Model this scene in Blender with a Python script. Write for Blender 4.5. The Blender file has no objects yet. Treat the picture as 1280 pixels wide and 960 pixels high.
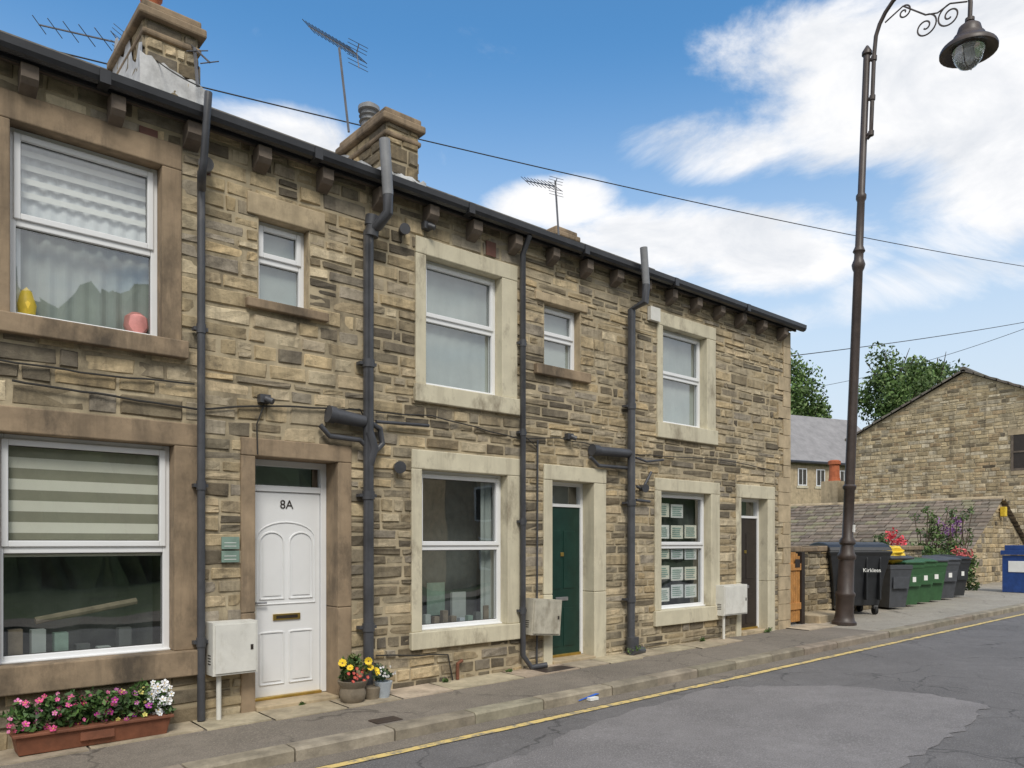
import bpy, math, random
from mathutils import Vector, Matrix, noise
R=random.Random(7)
F=960.0; TH=math.atan(1113/960.0); CS=math.cos(TH); SN=math.sin(TH); D=6.95; H=1.6
RIGHT=Vector((SN,-CS,0)); FWD=Vector((CS,SN,0)); CAM=Vector((0,-D,H))
def FU(x,dep=0.0):
    q=(x-640)/F; return (D+dep)*(q*SN+CS)/(SN-q*CS)
def FZ(x,y,dep=0.0):
    return H+(678-y)/((1753-x)*CS/(D+dep))
def P(px,py,Z): return CAM+RIGHT*((px-640)/F*Z)+FWD*Z+Vector((0,0,(678-py)/F*Z))
def gz(x): return 0.01*max(-15,min(35,x))
def G(px,py,off=-0.1):
    z=off
    for _ in range(6):
        Z=F*(H-z)/(py-678); p=P(px,py,Z); z=off+gz(p.x)
    return p
def tint(c,a=.8,b=1.15):
    k=R.uniform(a,b); return tuple(x*k*R.uniform(.97,1.03) for x in c)
# ---------------------------------------------------------------- materials
def newmat(name):
    m=bpy.data.materials.new(name); m.use_nodes=True
    nt=m.node_tree; b=nt.nodes['Principled BSDF']; return m,nt,b
def N(nt,t,**k):
    n=nt.nodes.new(t)
    for a,v in k.items():
        if a in n.inputs: n.inputs[a].default_value=v
        else: setattr(n,a,v)
    return n
def mixc(nt,fac,a,b,mode='MIX'):
    n=nt.nodes.new('ShaderNodeMix'); n.data_type='RGBA'; n.blend_type=mode
    for s,v in ((0,fac),(6,a),(7,b)):
        if hasattr(v,'is_linked'): nt.links.new(v,n.inputs[s])
        elif s==0: n.inputs[0].default_value=v
        else: n.inputs[s].default_value=(*v,1)
    return n.outputs[2]
def ramp(nt,src,p0,p1,c0=(0,0,0),c1=(1,1,1)):
    r=nt.nodes.new('ShaderNodeValToRGB'); e=r.color_ramp.elements
    e[0].position=p0; e[1].position=p1; e[0].color=(*c0,1); e[1].color=(*c1,1)
    nt.links.new(src,r.inputs[0]); return r.outputs[0]
def noi(nt,scale,detail=6,rough=.6,coord=None,stretch=None):
    tc=nt.nodes.new('ShaderNodeTexCoord'); out=tc.outputs['Object']
    if stretch:
        mp=nt.nodes.new('ShaderNodeMapping'); mp.inputs['Scale'].default_value=stretch
        nt.links.new(out,mp.inputs[0]); out=mp.outputs[0]
    n=N(nt,'ShaderNodeTexNoise'); n.inputs['Scale'].default_value=scale
    n.inputs['Detail'].default_value=detail; n.inputs['Roughness'].default_value=rough
    nt.links.new(out,n.inputs['Vector']); return n.outputs['Fac']
def bump(nt,b,src,st=.4,dist=.01):
    n=nt.nodes.new('ShaderNodeBump'); n.inputs['Strength'].default_value=st; n.inputs['Distance'].default_value=dist
    nt.links.new(src,n.inputs['Height']); nt.links.new(n.outputs[0],b.inputs['Normal'])
def streaks(nt,c,amt=.6,col=(.075,.062,.045)):
    n=noi(nt,1.0,6,.65,stretch=(4.5,4.5,.45)); return mixc(nt,ramp(nt,n,.50,.70,(0,0,0),(amt,)*3),c,col)
def simple(name,col,rough=.6,metal=0,var=.25,scale=6,bmp=.15,dirt=None,dirtamt=(.55,.75),strk=0):
    m,nt,b=newmat(name)
    n1=noi(nt,scale,6,.65)
    c=mixc(nt,ramp(nt,n1,.3,.7),tuple(x*(1-var) for x in col),tuple(min(1,x*(1+var)) for x in col))
    if dirt:
        n2=noi(nt,scale*.6,8,.7,stretch=(1,1,.5)); c=mixc(nt,ramp(nt,n2,*dirtamt),c,dirt)
    if strk: c=streaks(nt,c,strk,dirt or (.08,.07,.05))
    nt.links.new(c,b.inputs['Base Color']); b.inputs['Roughness'].default_value=rough; b.inputs['Metallic'].default_value=metal
    if bmp: bump(nt,b,noi(nt,scale*12,4,.6),bmp,.004)
    return m
def colmat(name,rough=.9,var=(.6,1.25),sc=9,dark=True,bst=.7,trans=0):
    m,nt,b=newmat(name)
    at=nt.nodes.new('ShaderNodeAttribute'); at.attribute_name='Col'
    n1=noi(nt,sc,8,.7)
    v=ramp(nt,n1,.28,.72,(var[0],)*3,(var[1],)*3)
    c=mixc(nt,1.0,at.outputs['Color'],v,'MULTIPLY')
    if dark:
        n4=noi(nt,1.1,5,.6); c=mixc(nt,ramp(nt,n4,.48,.7,(0,0,0),(.38,.38,.38)),c,(.52,.45,.31))
        c=streaks(nt,c,.65)
        n2=noi(nt,2.6,10,.75); c=mixc(nt,ramp(nt,n2,.545,.68,(0,0,0),(.8,.8,.8)),c,(.080,.067,.050))
        n3=noi(nt,30,4,.7); c=mixc(nt,ramp(nt,n3,.60,.72,(0,0,0),(.5,.5,.5)),c,(.16,.125,.085))
    nt.links.new(c,b.inputs['Base Color']); b.inputs['Roughness'].default_value=rough
    if bst: bump(nt,b,noi(nt,38,8,.7),bst,.012)
    return m
M={}
M['stone']=colmat('rubble_stone')
M['mortar']=simple('lime_mortar',(.42,.35,.235),.95,var=.3,scale=3,bmp=.6,dirt=(.13,.105,.07),dirtamt=(.5,.68))
M['brown']=simple('brown_sandstone',(.29,.215,.14),.9,var=.3,scale=3,bmp=.5,dirt=(.09,.07,.05),dirtamt=(.50,.68),strk=.65)
M['tan']=simple('tan_sandstone',(.45,.36,.235),.9,var=.25,scale=4,bmp=.5,dirt=(.15,.12,.08),dirtamt=(.56,.74),strk=.35)
M['cream']=simple('cream_painted_stone',(.60,.55,.41),.75,var=.10,scale=4,bmp=.3,dirt=(.24,.20,.14),dirtamt=(.54,.70),strk=.4)
M['sill']=simple('dark_sill_stone',(.15,.12,.095),.9,var=.3,scale=5,bmp=.5)
M['upvc']=simple('white_upvc',(.80,.81,.82),.3,var=.03,scale=3,bmp=0)
M['upvc_dull']=simple('weathered_white_plastic',(.68,.67,.62),.5,var=.10,scale=5,bmp=.1,dirt=(.42,.39,.32),dirtamt=(.6,.8))
M['grime']=simple('grimy_meter_box',(.46,.43,.35),.6,var=.2,scale=6,bmp=.1,dirt=(.2,.17,.12))
M['pipe']=simple('grey_black_pipe',(.062,.064,.072),.42,var=.3,scale=4,bmp=.1,dirt=(.16,.15,.14),dirtamt=(.6,.8))
M['pipeg']=simple('faded_grey_pipe',(.22,.225,.235),.5,var=.25,scale=4,bmp=.1)
M['gutter']=simple('black_gutter',(.028,.029,.033),.32,var=.3,scale=4,bmp=.05)
M['cable']=simple('black_cable',(.03,.028,.025),.7,bmp=0)
M['slate']=colmat('stone_slate',.85,(.6,1.3),6,False,.5)
M['roof']=simple('roof_slate',(.13,.12,.105),.85,var=.4,scale=6,bmp=.5)
M['lead']=simple('lead_flashing',(.52,.52,.52),.5,var=.3,scale=7,bmp=.5,dirt=(.2,.19,.18),dirtamt=(.55,.75))
M['terra']=simple('terracotta',(.42,.12,.05),.8)
M['iron']=simple('brown_black_cast_iron',(.055,.04,.034),.45,var=.3,scale=6,bmp=.15,dirt=(.12,.09,.075),dirtamt=(.6,.8))
M['metal']=simple('galvanised_metal',(.35,.35,.36),.4,.7)
M['green']=simple('dark_green_door_paint',(.008,.036,.027),.35,bmp=0)
M['dark']=simple('dark_door_paint',(.03,.022,.018),.5,bmp=0)
M['brass']=simple('brass',(.6,.42,.12),.3,.9,bmp=0)
M['plaque']=simple('green_slate_plaque',(.21,.30,.25),.5)
M['wood']=simple('orange_timber',(.46,.22,.065),.6,var=.3,scale=8)
M['rust']=simple('rusty_trough',(.20,.075,.04),.7,var=.35,scale=6,bmp=.3,dirt=(.09,.05,.035))
M['binblack']=simple('bin_charcoal_plastic',(.028,.030,.034),.45,var=.2)
M['bingrey']=simple('bin_grey_plastic',(.07,.075,.085),.5,var=.2)
M['bingreen']=simple('bin_green_plastic',(.04,.11,.045),.5,var=.2)
M['tyre']=simple('rubber',(.02,.02,.02),.8)
M['blue']=simple('blue_paint',(.02,.06,.22),.4)
M['yellow']=simple('yellow_plastic',(.78,.55,.05),.5)
M['leaf']=colmat('foliage',.6,(.7,1.3),5,False,0)
M['bark']=simple('bark',(.10,.075,.05),.95,var=.4,scale=5,bmp=.6)
M['pot']=simple('weathered_stone_pot',(.20,.165,.12),.9,var=.4)
M['potblue']=simple('pale_glazed_pot',(.42,.47,.52),.4)
M['flag']=colmat('paving_flags',.9,(.5,1.25),4,False,.6)
M['white']=simple('white_paper',(.80,.80,.77),.8,var=.05)
M['ink']=simple('faded_print',(.30,.42,.38),.8,var=.3)
M['aerial']=simple('aerial_aluminium',(.16,.16,.17),.4,.6,bmp=0)
def glassmat():
    m=bpy.data.materials.new('window_glass'); m.use_nodes=True; nt=m.node_tree; nt.nodes.clear()
    o=nt.nodes.new('ShaderNodeOutputMaterial'); mx=nt.nodes.new('ShaderNodeMixShader')
    t=N(nt,'ShaderNodeBsdfTransparent'); t.inputs[0].default_value=(.93,.955,.945,1)
    g=N(nt,'ShaderNodeBsdfGlossy'); g.inputs['Roughness'].default_value=.012; g.inputs[0].default_value=(.97,.98,1,1)
    L=nt.links.new
    # Schlick reflectance of a thin double-glazed pane, the same from both sides
    ge=N(nt,'ShaderNodeNewGeometry'); dt=N(nt,'ShaderNodeVectorMath',operation='DOT_PRODUCT')
    L(ge.outputs['Normal'],dt.inputs[0]); L(ge.outputs['Incoming'],dt.inputs[1])
    ab_=N(nt,'ShaderNodeMath',operation='ABSOLUTE'); L(dt.outputs['Value'],ab_.inputs[0])
    su=N(nt,'ShaderNodeMath',operation='SUBTRACT'); su.inputs[0].default_value=1; L(ab_.outputs[0],su.inputs[1]); su.use_clamp=True
    pw=N(nt,'ShaderNodeMath',operation='POWER'); L(su.outputs[0],pw.inputs[0]); pw.inputs[1].default_value=3.5
    ma=N(nt,'ShaderNodeMath',operation='MULTIPLY_ADD'); ma.inputs[1].default_value=.75; ma.inputs[2].default_value=.17; ma.use_clamp=True
    L(pw.outputs[0],ma.inputs[0])
    tc=nt.nodes.new('ShaderNodeTexCoord'); nn=N(nt,'ShaderNodeTexNoise'); nn.inputs['Scale'].default_value=1.3; nn.inputs['Detail'].default_value=1
    bp=nt.nodes.new('ShaderNodeBump'); bp.inputs['Strength'].default_value=.12; bp.inputs['Distance'].default_value=.05
    L(tc.outputs['Object'],nn.inputs['Vector']); L(nn.outputs['Fac'],bp.inputs['Height']); L(bp.outputs[0],g.inputs['Normal'])
    L(ma.outputs[0],mx.inputs[0]); L(t.outputs[0],mx.inputs[1]); L(g.outputs[0],mx.inputs[2]); L(mx.outputs[0],o.inputs[0])
    return m
M['glass']=glassmat()
m,nt,b=newmat('lantern_glass'); b.inputs['Transmission Weight'].default_value=.85; b.inputs['Roughness'].default_value=.1; b.inputs['Base Color'].default_value=(.9,.92,.95,1); M['lglass']=m
M['room']=simple('dark_interior',(.06,.057,.05),.9,bmp=0)
M['net']=simple('net_curtain',(.70,.72,.74),.9,var=.08,scale=2.5,bmp=0)
M['netdull']=simple('dull_grey_blind',(.36,.40,.385),.9,var=.14,scale=2,bmp=0)
M['netdark']=simple('grey_back_room',(.10,.11,.105),.9,var=.4,scale=2,bmp=0)
M['blindl']=simple('zebra_blind_light',(.78,.76,.66),.8,var=.03,bmp=0)
M['blindd']=simple('zebra_blind_sheer',(.30,.29,.22),.8,var=.08,bmp=0)
def roadmat(name,base,crack=True,sc=1.0,rough=.62):
    m,nt,b=newmat(name)
    n1=noi(nt,.7*sc,8,.65); n2=noi(nt,75,3,.75); n3=noi(nt,5,8,.75)
    c=mixc(nt,ramp(nt,n1,.3,.7),tuple(x*.74 for x in base),tuple(x*1.22 for x in base))
    c=mixc(nt,ramp(nt,n3,.42,.7,(0,0,0),(.6,.6,.6)),c,tuple(x*rough for x in base))
    c=mixc(nt,ramp(nt,n2,.50,.66,(0,0,0),(.75,.75,.75)),c,tuple(x*1.8 for x in base))
    c=mixc(nt,ramp(nt,noi(nt,110,2,.7),.56,.68,(0,0,0),(.7,.7,.7)),c,tuple(x*.45 for x in base))
    if crack:
        tc=nt.nodes.new('ShaderNodeTexCoord')
        nz=N(nt,'ShaderNodeTexNoise'); nz.inputs['Scale'].default_value=1.7; nz.inputs['Detail'].default_value=8
        nt.links.new(tc.outputs['Object'],nz.inputs['Vector'])
        va=N(nt,'ShaderNodeVectorMath',operation='MULTIPLY_ADD'); va.inputs[1].default_value=(.9,.9,0)
        nt.links.new(nz.outputs['Color'],va.inputs[0]); nt.links.new(tc.outputs['Object'],va.inputs[2])
        vo=N(nt,'ShaderNodeTexVoronoi',feature='DISTANCE_TO_EDGE'); vo.inputs['Scale'].default_value=.9
        nt.links.new(va.outputs[0],vo.inputs['Vector'])
        cr=ramp(nt,vo.outputs['Distance'],0,.018,(1,1,1),(0,0,0))
        msk=ramp(nt,noi(nt,.8,5,.6),.42,.56,(0,0,0),(.85,.85,.85))
        cm=mixc(nt,1,cr,msk,'MULTIPLY')
        c=mixc(nt,cm,c,tuple(x*.35 for x in base))
    nt.links.new(c,b.inputs['Base Color']); b.inputs['Roughness'].default_value=.88
    bump(nt,b,n2,.8,.010); return m
M['road']=roadmat('asphalt',(.155,.148,.148)); M['patch']=roadmat('smooth_asphalt_patch',(.215,.203,.203),False,1.4,.72)
M['tarmac']=roadmat('pavement_tarmac',(.21,.182,.15)); M['conc']=roadmat('pavement_concrete',(.34,.31,.26))
M['grass']=simple('rough_grass',(.06,.09,.03),.95,var=.4,scale=.8)
m,nt,b=newmat('worn_yellow_line'); c=mixc(nt,ramp(nt,noi(nt,9,8,.75),.47,.60),(.72,.54,.20),(.24,.22,.18)); nt.links.new(c,b.inputs['Base Color']); b.inputs['Roughness'].default_value=.8; M['yline']=m
m,nt,b=newmat('hill_foliage'); c=mixc(nt,ramp(nt,noi(nt,.5,10,.75),.35,.65),(.02,.04,.012),(.10,.14,.04)); nt.links.new(c,b.inputs['Base Color']); b.inputs['Roughness'].default_value=.9; M['hill']=m
# ---------------------------------------------------------------- mesh builder
class MB:
    def __init__(s): s.v=[];s.f=[];s.m=[];s.c=[];s.mats=[]
    def mi(s,mat):
        if mat not in s.mats: s.mats.append(mat)
        return s.mats.index(mat)
    def add(s,vs,fs,mat,col=(1,1,1)):
        o=len(s.v); s.v+= [tuple(v) for v in vs]; i=s.mi(mat)
        for f in fs: s.f.append(tuple(o+k for k in f)); s.m.append(i)
        s.c+=[col]*len(vs)
    def box(s,x0,x1,y0,y1,z0,z1,mat,col=(1,1,1)):
        vs=[(x,y,z) for z in(z0,z1) for y in(y0,y1) for x in(x0,x1)]
        s.add(vs,[(0,2,3,1),(4,5,7,6),(0,1,5,4),(2,6,7,3),(0,4,6,2),(1,3,7,5)],mat,col)
    def tube(s,pts,r,mat,n=10,caps=True,col=(1,1,1)):
        pts=[Vector(p) for p in pts]; k=len(pts); rr=r if isinstance(r,(list,tuple)) else [r]*k
        vs=[];fs=[]; up=None
        for i,p in enumerate(pts):
            d=(pts[min(k-1,i+1)]-pts[max(0,i-1)]).normalized()
            if up is None:
                up=Vector((0,0,1)) if abs(d.z)<.9 else Vector((1,0,0))
            a=(up-d*up.dot(d)).normalized(); b=d.cross(a); up=a
            for j in range(n):
                t=2*math.pi*j/n; vs.append(p+(a*math.cos(t)+b*math.sin(t))*rr[i])
        for i in range(k-1):
            for j in range(n): fs.append((i*n+j,i*n+(j+1)%n,(i+1)*n+(j+1)%n,(i+1)*n+j))
        if caps: fs.append(tuple(range(n-1,-1,-1))); fs.append(tuple((k-1)*n+j for j in range(n)))
        s.add(vs,fs,mat,col)
    def lathe(s,prof,c,mat,n=20,col=(1,1,1)):
        vs=[];fs=[]
        for r,z in prof:
            for j in range(n):
                t=2*math.pi*j/n; vs.append((c[0]+r*math.cos(t),c[1]+r*math.sin(t),c[2]+z))
        for i in range(len(prof)-1):
            for j in range(n): fs.append((i*n+j,i*n+(j+1)%n,(i+1)*n+(j+1)%n,(i+1)*n+j))
        fs.append(tuple(range(n-1,-1,-1))); fs.append(tuple((len(prof)-1)*n+j for j in range(n)))
        s.add(vs,fs,mat,col)
    def obj(s,name,parent=None,bevel=0,smooth=False,loc=None):
        me=bpy.data.meshes.new(name); me.from_pydata(s.v,[],s.f)
        for mm in s.mats: me.materials.append(M[mm] if isinstance(mm,str) else mm)
        me.polygons.foreach_set('material_index',s.m)
        if smooth: me.polygons.foreach_set('use_smooth',[True]*len(s.f))
        at=me.attributes.new('Col','FLOAT_COLOR','POINT')
        fl=[]
        for c in s.c: fl+= [c[0],c[1],c[2],1]
        at.data.foreach_set('color',fl); me.update()
        o=bpy.data.objects.new(name,me); bpy.context.scene.collection.objects.link(o)
        if parent: o.parent=parent
        if loc: o.location=loc
        if bevel:
            bm=o.modifiers.new('bevel','BEVEL'); bm.width=bevel; bm.segments=2; bm.limit_method='ANGLE'; bm.angle_limit=math.radians(50)
        if smooth and not bevel:
            try:
                bpy.context.view_layer.objects.active=o; o.select_set(True); bpy.ops.object.shade_smooth_by_angle(angle=math.radians(40)); o.select_set(False)
            except Exception as e: pass
        return o
def empty(name,loc=(0,0,0)):
    e=bpy.data.objects.new(name,None); e.location=loc; bpy.context.scene.collection.objects.link(e); return e
# ---------------------------------------------------------------- stones
PAL=[(.57,.45,.275),(.51,.40,.24),(.61,.51,.345),(.44,.345,.205),(.39,.325,.23),(.55,.42,.24),(.47,.39,.265),(.59,.47,.30),(.36,.31,.24)]
def stone_face(mb,O,Ud,Nd,L,z0,z1,ch=(.11,.16),sw=(.16,.48),holes=(),top=None,soot=None,detail=1,rng=R,pr=.02,tone=1.0,gap=.007,start=0.0):
    O=Vector(O);Ud=Vector(Ud);Nd=Vector(Nd); b=z0
    while b<z1-.03:
        h=rng.uniform(*ch)
        q_=rng.random()
        if q_<.14: h*=.62
        elif q_>.9: h*=1.3
        if b+h>z1-.04: h=z1-b
        iv=[(start,L)]
        for (a0,a1,b0,b1) in holes:
            if b<b1-.012 and b+h>b0+.012:
                ni=[]
                for (p,q) in iv:
                    if a1<=p or a0>=q: ni.append((p,q))
                    else:
                        if a0>p+.02: ni.append((p,a0))
                        if a1<q-.02: ni.append((a1,q))
                iv=ni
        for (p,q) in iv:
            a=p
            while a<q-.005:
                w=rng.uniform(*sw)
                if rng.random()<.25: w*=.55
                elif rng.random()<.12: w*=1.4
                if a+w>q-.09: w=q-a
                bt=b+h
                if top: 
                    tz=min(top(a),top(a+w))
                    if b+.03>tz: a+=w; continue
                    bt=min(bt,tz)
                c=PAL[rng.randrange(len(PAL))]; v=rng.uniform(.66,1.15)*tone; c=tuple(x*v for x in c)
                k=soot(a+w/2,b+h/2) if soot else .12
                if rng.random()<k:
                    t=rng.uniform(.4,.95); c=tuple(x*(1-t)+y*t for x,y in zip(c,(.090,.074,.053)))
                parts=[(b,bt)]
                if h>.15 and w<.35 and rng.random()<.25: mm_=b+h*rng.uniform(.4,.6); parts=[(b,mm_),(mm_,bt)]
                for (pb,pt_) in parts:
                    if pt_-pb<.03: continue
                    g=gap*rng.uniform(.7,1.5); x0,x1,y0,y1=a+g,a+w-g,pb+g,pt_-g
                    j=lambda:rng.uniform(-.007,.007)
                    C=[(x0+j(),y0+j()),(x1+j(),y0+j()),(x1+j(),y1+j()),(x0+j(),y1+j())]
                    us=[0,.06,.94,1] if detail==0 else ([0,.05,.3,.7,.95,1] if w>.2 else [0,.09,.5,.91,1])
                    ws=[0,.12,.88,1] if detail==0 else [0,.12,.5,.88,1]
                    p0=pr+rng.uniform(-.008,.010); tilt=rng.uniform(-.006,.006); vs=[]
                    for iw,tv in enumerate(ws):
                        for iu,tu in enumerate(us):
                            X=(C[0][0]*(1-tu)+C[1][0]*tu)*(1-tv)+(C[3][0]*(1-tu)+C[2][0]*tu)*tv
                            Y=(C[0][1]*(1-tu)+C[1][1]*tu)*(1-tv)+(C[3][1]*(1-tu)+C[2][1]*tu)*tv
                            edge=iw in(0,len(ws)-1) or iu in(0,len(us)-1)
                            if edge: d=-.008
                            else: d=p0+tilt*(tu-.5)*2+rng.uniform(-.005,.005)
                            vs.append(O+Ud*X+Nd*d+Vector((0,0,Y)))
                    nu=len(us); fs=[]
                    for iw in range(len(ws)-1):
                        for iu in range(nu-1):
                            fs.append((iw*nu+iu,iw*nu+iu+1,(iw+1)*nu+iu+1,(iw+1)*nu+iu))
                    mb.add(vs,fs,'stone',c)
                a+=w
        b+=h
def holed(mb,O,Ud,Nd,xs0,xs1,z0,z1,holes,mat,off=0.0):
    O=Vector(O);Ud=Vector(Ud);Nd=Vector(Nd)
    X=sorted({xs0,xs1}|{min(max(v,xs0),xs1) for h in holes for v in h[:2]}); Z=sorted({z0,z1}|{min(max(v,z0),z1) for h in holes for v in h[2:]})
    for i in range(len(X)-1):
        for k in range(len(Z)-1):
            cx=(X[i]+X[i+1])/2; cz=(Z[k]+Z[k+1])/2
            if any(h[0]<cx<h[1] and h[2]<cz<h[3] for h in holes): continue
            mb.add([O+Ud*a+Nd*off+Vector((0,0,c)) for a,c in((X[i],Z[k]),(X[i+1],Z[k]),(X[i+1],Z[k+1]),(X[i],Z[k+1]))],[(0,1,2,3)],mat)
def stone_box(name,parent,x0,x1,y0,y1,z0,z1,soot=None,**k):
    mb=MB(); mb.box(x0,x1,y0,y1,z0,z1,'mortar')
    s=soot
    stone_face(mb,(x0,y0,0),(1,0,0),(0,-1,0),x1-x0,z0,z1,soot=s,**k)
    stone_face(mb,(x0,y1,0),(0,-1,0),(-1,0,0),y1-y0,z0,z1,soot=s,**k)
    stone_face(mb,(x1,y0,0),(0,1,0),(1,0,0),y1-y0,z0,z1,soot=s,**k)
    return mb.obj(name,parent)
# ================================================================= TERRACE
T=empty('stone_terrace_house')
XL=-5.0; XR=FU(986); ZT=5.27
REC=.10
wins=[
 ('window_bedroom',12,197,213,318,427,(-14,226,184,450),'brown','net'),
 ('window_lounge',-4,212,558,686,812,(-32,246,531,842),'brown','zebra'),
 ('window_landing',323,380,292,338,392,(308,405,268,404),'tan','frost'),
 ('window_bedroom_b',531,619,350,418,498,(518,645,334,520),'cream','dull'),
 ('window_lounge_b',526,626,595,684,779,(513,648,574,798),'cream','clutter'),
 ('window_landing_b',680,718,392,430,468,(668,733,382,480),'tan','frost'),
 ('window_bedroom_c',827,875,425,480,538,(820,893,411,557),'cream','dull'),
 ('window_lounge_c',825,880,618,683,757,(817,898,604,774),'cream','posters')]
holes=[];stoneholes=[]; trim=MB(); WD=[]
for nm,xl,xr,yt,ym,yb,su,mt,kind in wins:
    u0=FU(xl);u1=FU(xr,REC);zt=FZ(xr,yt,REC);zb=FZ(xr,yb,REC);zm=FZ(xr,ym,REC)
    s0=FU(su[0]);s1=FU(su[1]);st=FZ(su[1],su[2]);sb=FZ(su[1],su[3])
    WD.append((nm,u0,u1,zb,zm,zt,kind))
    holes.append((u0,u1,zb,zt))
    B=trim; yf=-.034
    if 'landing' in nm:
        stoneholes.append((u0,u1,zb,zt))
        B.box(s0,s1,yf+.004,.2,zt,st,mt); B.box(s0-.02,s1+.02,-.075,.2,sb,zb,'brown')
        B.box(u0-.05,u0,.0,.2,zb,zt,'tan'); B.box(u1,u1+.05,.0,.2,zb,zt,'tan')
    else:
        stoneholes.append((s0+.02,s1-.02,zb,zt))
        B.box(s0,s1,yf,.2,zt,st,mt)
        B.box(s0,u0,yf+.003,.2,zb,zt,mt); B.box(u1,s1,yf+.003,.2,zb,zt,mt)
        if mt=='brown': B.box(s0-.04,s1+.04,-.095,.2,sb,zb,'brown')
        else: B.box(s0-.02,s1+.02,-.06,.2,sb,zb,mt)
doors=[
 ('white_front_door',318,421,570,300,438,546,.24,'brown'),
 ('green_front_door',689,741,600,678,756,580,.20,'cream'),
 ('dark_front_door',925,958,622,919,967,605,.16,'cream')]
DD=[]
for nm,xl,xr,yt,a,b_,ys,rc,mt in doors:
    u0=FU(xl);u1=FU(xr);zt=FZ(xl,yt);s0=FU(a);s1=FU(b_);st=FZ(a,ys); zb=gz(u0)-.05
    DD.append((nm,u0,u1,zt,rc)); holes.append((u0,u1,-.2,zt)); stoneholes.append((s0+.02,s1-.02,-.2,zt))
    trim.box(s0,s1,-.034,.3,zt,st,mt)
    zc=.95
    for (p,q) in((s0,u0),(u1,s1)):
        trim.box(p,q,-.031,.3,zb,zc,mt); trim.box(p,q,-.029,.3,zc+.004,zt,mt)
    trim.box(u0,u1,-.06,.3,zb,gz(u0)+.05,'tan')
trim.obj('stone_surrounds',T,bevel=.010)
spots=[(485,720,.8,.95),(490,610,.45,.8),(440,330,.45,.5),(500,330,.4,.45),(665,470,.5,.55),(700,360,.5,.4),(765,690,.5,.55),(860,575,.45,.7),(905,590,.4,.7),(20,500,.8,.4),(570,540,.5,.55),(490,440,.5,.5),(660,640,.4,.65),(800,470,.4,.5),(940,500,.7,.35),(610,270,.5,.4),(420,440,.4,.4),(280,600,.5,.25)]
sp=[(FU(x),FZ(x,y),r,k) for x,y,r,k in spots]
def soot(a,b):
    a=a+XL; k=.08+.45*max(0,noise.noise(Vector((a*.9,b*1.3,3))))
    for x,z,r,kk in sp:
        d=((a-x)**2+(b-z)**2)/(r*r)
        if d<1: k=max(k,kk*(1-d*.6))
    if b<.6: k+=.22
    if b>4.85: k+=.25
    for w_ in WD:
        if w_[1]-.2<a<w_[2]+.2 and w_[3]-.75<b<w_[3]: k+=.22
    return k
wall=MB()
secs=[(XL,FU(250),(.135,.185),(.2,.55),1.0),(FU(250),FU(459),(.11,.17),(.15,.45),1.05),(FU(459),FU(653),(.095,.155),(.15,.45),.97),(FU(653),XR,(.08,.135),(.16,.6),.95)]
for a,b_,ch,sw,tn in secs:
    hs=[(h[0]-XL,h[1]-XL,h[2],h[3]) for h in stoneholes]
    stone_face(wall,(XL,0,0),(1,0,0),(0,-1,0),b_-XL,-.15,ZT,ch,sw,hs,None,soot,1,R,.013,tn,start=a-XL)
holed(wall,(0,0,0),(1,0,0),(0,-1,0),XL,XR,-.3,ZT,holes,'mortar',.003)
wall.obj('front_wall',T)
side=MB()
side.box(XR-.3,XR-.002,.02,5.9,-.3,ZT,'mortar'); side.box(XL,XR-.3,5.7,5.9,-.3,ZT,'mortar'); side.box(XL,XL+.2,.02,5.7,-.3,ZT,'mortar')
side.add([(XR-.002,.02,ZT),(XR-.002,5.9,ZT),(XR-.002,3.0,7.0)],[(0,1,2)],'mortar')
side.add([(XL,.02,ZT),(XL,5.9,ZT),(XL,3.0,7.0)],[(0,1,2)],'mortar')
stone_face(side,(XR,0,0),(0,1,0),(1,0,0),5.9,-.1,ZT,rng=R)
z=0
while z<5.2:
    h=R.uniform(.2,.3); w=R.choice([.22,.38]); 
    side.box(XR-w,XR+.012,-.027,.3,z+.006,min(z+h,5.25)-.004,'tan'); z+=h
side.box(XL+.2,XR-.3,.9,.95,-.2,5.2,'room'); side.box(XL+.2,XR-.3,.3,5.7,2.75,2.85,'room')
side.obj('side_walls',T)
# roof
tanp=math.tan(math.radians(28.8))
roof=MB(); e0=(-.14,5.345); rz=e0[1]+(3.1+.14)*tanp
x0,x1=XL-.1,XR+.14
def slab(mb,xa,xb,ya,za,yb,zb,t,mat):
    mb.add([(xa,ya,za),(xb,ya,za),(xb,yb,zb),(xa,yb,zb),(xa,ya,za-t),(xb,ya,za-t),(xb,yb,zb-t),(xa,yb,zb-t)],[(0,1,2,3),(7,6,5,4),(0,4,5,1),(1,5,6,2),(2,6,7,3),(3,7,4,0)],mat)
nrow=11
for i in range(nrow):
    ya=e0[0]+(3.24)*i/nrow; yb=e0[0]+3.24*(i+1)/nrow; za=e0[1]+(ya-e0[0])*tanp; zb=e0[1]+(yb-e0[0])*tanp
    xx=x0
    while xx<x1:
        w=R.uniform(.3,.6); xe=min(xx+w,x1)
        roof.add([(xx,ya,za+.02),(xe-.008,ya,za+.02+R.uniform(-.004,.006)),(xe-.008,yb+.02,zb),(xx,yb+.02,zb),(xx,ya,za-.012),(xe-.008,ya,za-.012)],[(0,1,2,3),(0,4,5,1)],'slate',tint((.15,.135,.12),.6,1.3)); xx+=w
slab(roof,x0,x1,-.12,5.325,3.1,rz-.03,.05,'roof'); slab(roof,x0,x1,6.2,5.3,3.1,rz-.03,.05,'roof')
roof.tube([(x0,3.1,rz),(x1,3.1,rz)],.09,'roof',8)
roof.obj('roof',T)
gut=MB()
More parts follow.
